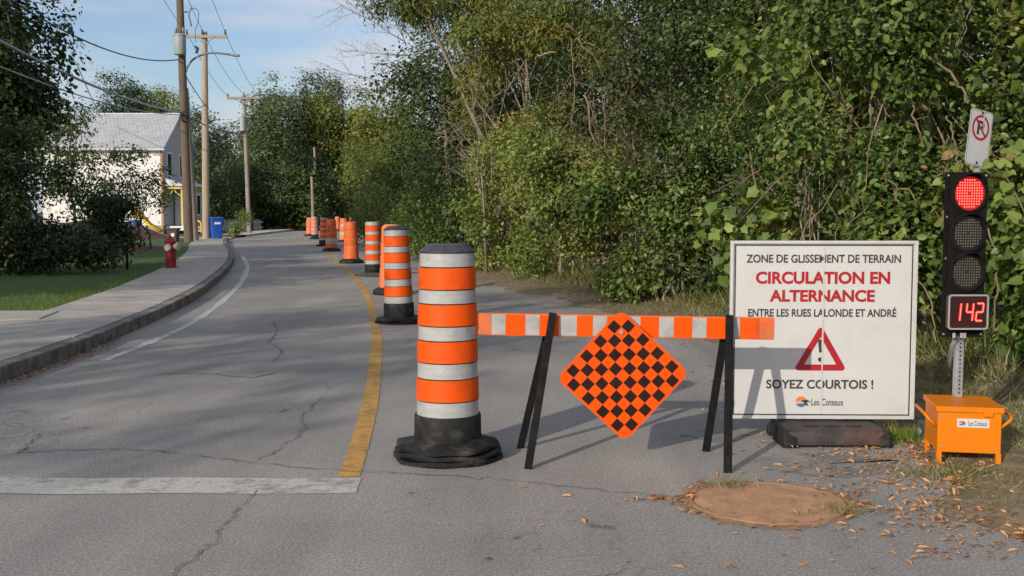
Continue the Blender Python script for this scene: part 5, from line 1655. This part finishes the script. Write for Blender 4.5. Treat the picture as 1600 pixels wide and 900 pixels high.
# ================================================================== STREET THINGS ON THE LEFT
hp = G(267, 419, 0.14)
t = thing('fire_hydrant', 'dark red fire hydrant with white caps beside the sidewalk', 'hydrant', tuple(hp))
MB().lathe([(0, 0), (0.17, 0), (0.17, 0.03), (0.125, 0.04), (0.12, 0.42), (0.145, 0.43), (0.145, 0.47), (0.12, 0.48), (0.125, 0.60), (0.15, 0.61), (0.15, 0.645), (0.12, 0.66), (0.09, 0.70), (0.04, 0.73), (0.0, 0.735)], 24).build('barrel', M['hydrant_red'], t, smooth='auto')
def cap_y(c, d, r, L, nm='outlet_cap'):
    d = Vector(d).normalized()
    MB().tube([Vector(c), Vector(c) + d * L * .6, Vector(c) + d * L * .6, Vector(c) + d * L], [r, r, r * 1.15, r * 1.0], 12).build(nm, M['hydrant_white'], t, smooth='auto')
cap_y((-0.01, -0.10, 0.50), (-0.1, -1, 0), 0.075, 0.09)
cap_y((0.10, 0, 0.52), (1, -0.25, 0), 0.085, 0.11)
MB().tube([(0, 0, 0.72), (0, 0, 0.78)], 0.03, 5).build('operating_nut', M['hydrant_red'], t)
bp_ = G(271, 377, 0.12)
t = thing('bin', 'low dark brown bin with a white round mark behind the hydrant', 'bin', tuple(bp_))
loft([rect3(0.42, 0.42, 0), rect3(0.5, 0.5, 0.55)]).build('body', M['bin_brown'], t)
MB().box((0, 0, 0.58), (0.56, 0.56, 0.06)).build('lid', M['bin_brown'], t, bevel=0.01)
MB().disc((0.05, -0.262, 0.30), 0.09, 14).build('round_mark', M['white_paint'], t, fix=False)
def wheelie(label, loc, rz):
    t = thing('wheelie_bin', label, 'bin', loc, rz, 'blue recycling bins')
    loft([rect3(0.50, 0.55, 0.06, 0.05), rect3(0.62, 0.78, 1.0, 0.05)]).build('body', M['bin_blue'], t, smooth='auto')
    loft([rect3(0.66, 0.84, 1.0, 0.06), rect3(0.67, 0.86, 1.04, 0.06), rect3(0.60, 0.76, 1.09, 0.06)]).build('lid', M['bin_blue'], t, smooth='auto')
    for sx in (-0.29, 0.29):
        MB().tube([(sx - 0.03, 0.27, 0.12), (sx + 0.03, 0.27, 0.12)], 0.12, 14).build('wheel', M['black_rubber'], t)
    MB().box((0, -0.372, 0.80), (0.30, 0.006, 0.12), Matrix.Rotation(-0.122, 3, 'X')).build('mark_plate', M['white_paint'], t)
    MB().tube([(-0.25, 0.43, 1.0), (0.25, 0.43, 1.0)], 0.02, 8).build('handle', M['bin_blue'], t)
q = G(334, 374, 0.12)
wheelie('blue wheeled bin standing beside the pale utility pole', (q.x, q.y + 0.4, 0.12), 0.5)
# thin dark post with a small blue plate by the bush
q = G(199, 421, 0.14)
t = thing('marker_post', 'thin dark post standing on the lawn in front of the bush', 'post', tuple(q))
MB().box((0, 0, 0.5), (0.05, 0.05, 1.0)).build('shaft', M['black_metal'], t, bevel=0.005)
MB().box((0, 0, 1.01), (0.06, 0.06, 0.02)).build('cap', M['black_metal'], t)
q = G(212, 371, 0.15)
t = thing('blue_barrel', 'blue plastic barrel half hidden by the bush in front of the house', 'barrel', tuple(q))
MB().lathe([(0, 0), (0.28, 0), (0.30, 0.2), (0.29, 0.45), (0.30, 0.7), (0.28, 0.88), (0.24, 0.9), (0, 0.91)], 20).build('barrel', M['bin_blue'], t, smooth='auto')
# yellow slide in front of the house wall
a, b = D(213, 328, 66), G(246, 369, 0.2)
b = Vector((D(246, 369, 66).x, 66, 0.2))
t = thing('slide', 'yellow plastic slide leaning toward the soil heap by the house', 'slide', tuple(b))
P_ = [a - b, (a - b) * 0.7 + Vector((0, 0, -.1)), (a - b) * 0.35 + Vector((0, 0, -.1)), Vector((0.25, 0, 0.0))]
ch = MB()
for s_ in (-0.25, 0.25):
    ch.tube([p + Vector((0, s_, 0.1)) for p in P_], 0.09, 8)
ch.build('side_rail', M['yellow_plastic'], t, smooth=True)
vs = []
for p in P_:
    vs += [p + Vector((0, -0.25, 0.06)), p + Vector((0, 0.25, 0.06)), p + Vector((0, 0.25, 0.0)), p + Vector((0, -0.25, 0.0))]
MB().add(vs, [(i * 4 + k, i * 4 + (k + 1) % 4, i * 4 + 4 + (k + 1) % 4, i * 4 + 4 + k) for i in range(3) for k in range(4)]).build('chute', M['yellow_plastic'], t)
MB().bar(a - b + Vector((0, -.2, 0)), Vector(((a - b).x - 0.15, -.2, 0)), 0.08, 0.08).bar(a - b + Vector((0, .2, 0)), Vector(((a - b).x - 0.15, .2, 0)), 0.08, 0.08).build('support', M['yellow_plastic'], t)
# picket fence
def picket(label, x0, x1, y, z):
    t = thing('picket_fence', label, 'fence', (x0, y, z))
    m = MB()
    n = int((x1 - x0) / 0.16)
    for k in range(n):
        x = k * 0.16
        m.prism([(x, 0.0), (x + 0.095, 0.0), (x + 0.095, 0.78), (x + 0.0475, 0.86), (x, 0.78)], 0, 0.02)
    o = m.build('pickets', M['white_paint'], t); o['kind'] = 'stuff'
    for zz in (0.22, 0.62):
        MB().box(((x1 - x0) / 2, 0.045, zz), (x1 - x0, 0.04, 0.09)).build('rail', M['white_paint'], t)
picket('white picket fence behind the pale low bush', D(347, 350, 84).x, D(411, 350, 84).x, 84, 0.05)
picket('white picket fence panel beside the small orange cone', D(419, 350, 92).x, D(449, 350, 92).x, 92, 0.1)
# blue street-name post far down the street
q = Vector((D(450.5, 350, 88).x, 88, 0.1))
t = thing('street_sign', 'slim post with a blue plate beside the far sidewalk', 'sign', tuple(q))
MB().tube([(0, 0, 0), (0, 0, 2.45)], 0.045, 8).build('post', M['transformer'], t, smooth=True)
MB().box((0, -0.03, 2.35), (0.5, 0.02, 0.16)).build('plate', M['sign_blue'], t)

# ================================================================== HOUSE
HX0, HX1, HY0, HY1 = -31.4, -23.35, 73.0, 80.0
EZ, RZ = 5.85, 8.25
t = thing('house', 'two-storey house with white wrapped wall, grey tin roof and yellow porch', 'house', (0, 0, 0))
RYm = (HY0 + HY1) / 2
MB().box(((HX0 + HX1) / 2, HY0 + 0.1, (EZ + 0.55) / 2), (HX1 - HX0 - 0.02, 0.2, EZ - 0.55)).build('wall', M['wrap'], t)['label'] = 'wall covered in white printed building wrap'
MB().box(((HX0 + HX1) / 2, HY1 - 0.1, (EZ + 0.55) / 2), (HX1 - HX0 - 0.02, 0.2, EZ - 0.55)).build('wall', M['siding'], t)
for xx in (HX0 + 0.1, HX1 - 0.1):
    vs = [(xx - .1, HY0 + .2, .55), (xx - .1, HY1 - .2, .55), (xx - .1, HY1 - .2, EZ), (xx - .1, RYm, RZ - .1), (xx - .1, HY0 + .2, EZ)]
    vs2 = [(xx + .1, y, z) for _, y, z in vs]
    MB().add(vs + vs2, [(0, 1, 2, 3, 4), (9, 8, 7, 6, 5)] + [(k, (k + 1) % 5, 5 + (k + 1) % 5, 5 + k) for k in range(5)]).build('gable_wall', M['siding'], t)
MB().box(((HX0 + HX1) / 2, RYm, 0.27), (HX1 - HX0 - 0.1, HY1 - HY0 - 0.1, 0.56)).build('foundation', M['found'], t)
# trim on the wrapped wall
MB().box((HX1 - 0.05, HY0 - 0.012, (EZ + .5) / 2), (0.14, 0.03, EZ - 0.5)).build('corner_board', M['copper_trim'], t)
MB().box(((HX0 + HX1) / 2, HY0 - 0.016, EZ - 0.1), (HX1 - HX0, 0.03, 0.12)).build('eave_board', M['copper_trim'], t)
# printed marks of the wrap
mk = MB()
for row in (5.25, 3.9, 2.5):
    for k in range(6):
        x = HX1 - 0.95 - k * 1.2 + (0.4 if row < 5 else 0)
        if row < 5 and k % 2: continue
        for (dx, dz, w, h) in [(0.0, 0.0, 0.26, 0.22), (-0.02, 0.12, 0.14, 0.1), (0.42, 0.0, 0.09, 0.10), (0.55, -0.01, 0.07, 0.12), (0.66, 0.01, 0.08, 0.10), (0.78, 0.0, 0.08, 0.11)]:
            mk.add([(x + dx - w / 2, HY0 - .004, row + dz - h / 2), (x + dx + w / 2, HY0 - .004, row + dz - h / 2), (x + dx + w / 3, HY0 - .004, row + dz + h / 2), (x + dx - w / 3, HY0 - .004, row + dz + h / 2)], [(0, 1, 2, 3)])
mk.build('printed_marks', M['sign_ink'], t, fix=False)
# roof: tin tiles in courses over a deck
ov = 0.45
def roof_pt(f, x): return Vector((x, HY0 - ov + (RYm - HY0 + ov) * f, EZ - 0.18 + (RZ - EZ + 0.18) * f))
dk = MB()
dk.add([roof_pt(0, HX0 - .3), roof_pt(0, HX1 + .3), roof_pt(1, HX1 + .3), roof_pt(1, HX0 - .3)] + [p - Vector((0, 0, .14)) for p in (roof_pt(0, HX0 - .3), roof_pt(0, HX1 + .3), roof_pt(1, HX1 + .3), roof_pt(1, HX0 - .3))],
       [(0, 1, 2, 3), (7, 6, 5, 4), (0, 4, 5, 1), (1, 5, 6, 2), (2, 6, 7, 3), (3, 7, 4, 0)])
bk = [Vector((p[0], 2 * RYm - p[1], p[2])) for p in dk.v[:8]]
dk.add(bk, [(3, 2, 1, 0), (4, 5, 6, 7), (1, 5, 4, 0), (2, 6, 5, 1), (3, 7, 6, 2), (0, 4, 7, 3)])
rfm = dk.build('roof', M['roof_tin'], t)
tiles = MB()
sn = (RZ - EZ + .18) / (RYm - HY0 + ov)
nrm = Vector((0, -sn, 1)).normalized()
NR, NC = 14, 34
rt2 = random.Random(2)
for i in range(NR):
    for j in range(NC):
        xw = (HX1 - HX0 + .56) / NC
        xa = HX0 - .28 + j * xw + (xw / 2 if i % 2 else 0)
        xb = min(xa + xw - 0.015, HX1 + .29)
        f0, f1_ = i / NR, min(1, (i + 0.98) / NR)
        l0, l1 = 0.035 + rt2.uniform(0, .012), 0.012
        p = [roof_pt(f0, xa) + nrm * l0, roof_pt(f0, xb) + nrm * l0, roof_pt(f1_, xb) + nrm * l1, roof_pt(f1_, xa) + nrm * l1]
        q = [roof_pt(f0, xa) + nrm * .004, roof_pt(f0, xb) + nrm * .004]
        tiles.add(p + q, [(0, 1, 2, 3), (4, 5, 1, 0)])
tl_ = tiles.build('tin_tiles', M['roof_tin'], rfm); tl_['kind'] = 'stuff'
MB().box(((HX0 + HX1) / 2, RYm, RZ + 0.03), (HX1 - HX0 + .6, 0.16, 0.08)).build('ridge_cap', M['roof_tin'], rfm)
# gable windows (on the side facing the street, +x)
def side_window(y, z, w, h, x=HX1):
    o = MB().box((x + 0.03, y, z), (0.08, w + 0.24, h + 0.24)).build('window', M['white_paint'], t)
    MB().box((x + 0.062, y, z), (0.03, w, h)).build('pane', M['win_dark'], o)
    return o
side_window(74.4, 4.65, 0.75, 1.45)
side_window(77.1, 4.65, 0.75, 1.45)
# porch and annex
PX = -22.15
MB().box(((HX1 + PX) / 2 + .03, 76.9, 1.75), (PX - HX1 - 0.06, 3.2, 2.5)).build('annex_wall', M['siding'], t)
MB().box(((HX1 + PX) / 2 + .03, 75.9, 0.35), (PX - HX1, 5.0, 0.3)).build('porch_floor', M['white_paint'], t)
o = MB().box((HX1 + 0.42, 75.26, 1.55), (0.62, 0.06, 2.05)).build('door', M['white_paint'], t)
MB().lathe([(0, 0), (0.04, 0), (0.04, .05), (0, .06)], 8, (HX1 + 0.2, 75.2, 1.5)).build('handle', M['metal_grey'], o)
for yy_ in (73.55,):
    MB().box((PX - 0.08, yy_, 1.75), (0.13, 0.13, 2.5)).build('porch_post', M['yellow_trim'], t)
ar = MB()
for s_ in (0, 1):
    pts = []
    for k in range(7):
        a = math.pi / 2 * k / 6
        pts.append((HX1 + 0.06 + 0.45 * math.sin(a) if s_ == 0 else PX - 0.1 - 0.45 * math.sin(a), 73.55, 2.55 + 0.38 * (1 - math.cos(a)) * 0 + 0.38 * math.sin(a) ** 0.5 * (k / 6)))
    ar.tube(pts, 0.045, 6)
ar.build('arch_bracket', M['yellow_trim'], t, smooth=True)
MB().box(((HX1 + PX) / 2 + .06, 76.0, 3.08), (PX - HX1 + 0.12, 5.3, 0.18)).build('porch_beam', M['yellow_trim'], t)
rp = MB()
rp.add([(HX1 + .01, 73.2, 3.75), (PX + .35, 73.2, 3.18), (PX + .35, 79, 3.18), (HX1 + .01, 79, 3.75), (HX1 + .01, 73.2, 3.18), (HX1 + .01, 79, 3.18)], [(0, 1, 2, 3), (0, 4, 1), (3, 2, 5), (4, 5, 2, 1)])
rp.build('porch_roof', M['roof_tin'], t)
side_window(76.9, 1.95, 0.7, 1.3, PX)
st2 = MB()
for k in range(3):
    st2.box((PX + 0.25 + 0.3 * k, 74.3, 0.42 - 0.12 * k), (0.3, 1.2, 0.1))
st2.build('porch_steps', M['white_paint'], t)
MB().bar((PX + .05, 73.75, 1.3), (PX + 1.1, 73.75, 0.75), 0.07, 0.09).bar((PX + 1.1, 73.75, 0.75), (PX + 1.1, 73.75, 0.05), 0.07, 0.07).bar((PX + .3, 73.75, 0.75), (PX + 1.1, 73.75, 0.35), 0.05, 0.06).build('handrail', M['yellow_plastic'], t)

# far white house among the trees
hx, hy = D(424, 330, 104).x, 104
t = thing('house', 'far white house with a brown roof behind the dark trees', 'house', (hx, hy, 0))
MB().box((0, 2.5, 2.6), (3.6, 5, 5.2)).build('wall', M['white_paint'], t)
MB().add([(-2, -0.3, 5.1), (2, -0.3, 5.1), (0, -0.3, 7.4), (-2, 5.3, 5.1), (2, 5.3, 5.1), (0, 5.3, 7.4)], [(0, 1, 2), (5, 4, 3), (0, 2, 5, 3), (1, 4, 5, 2), (0, 3, 4, 1)]).build('roof', M['roof_brown'], t)
for (x, z) in ((-0.9, 1.6), (0.9, 1.6), (-0.9, 4.0), (0.9, 4.0)):
    o = MB().box((x, -0.02, z), (0.8, 0.08, 1.2)).build('window', M['frame_white'], t)
    MB().box((x, -0.05, z), (0.6, 0.05, 1.0)).build('pane', M['win_dark'], o)
print('LEAVES', NLEAF[0])
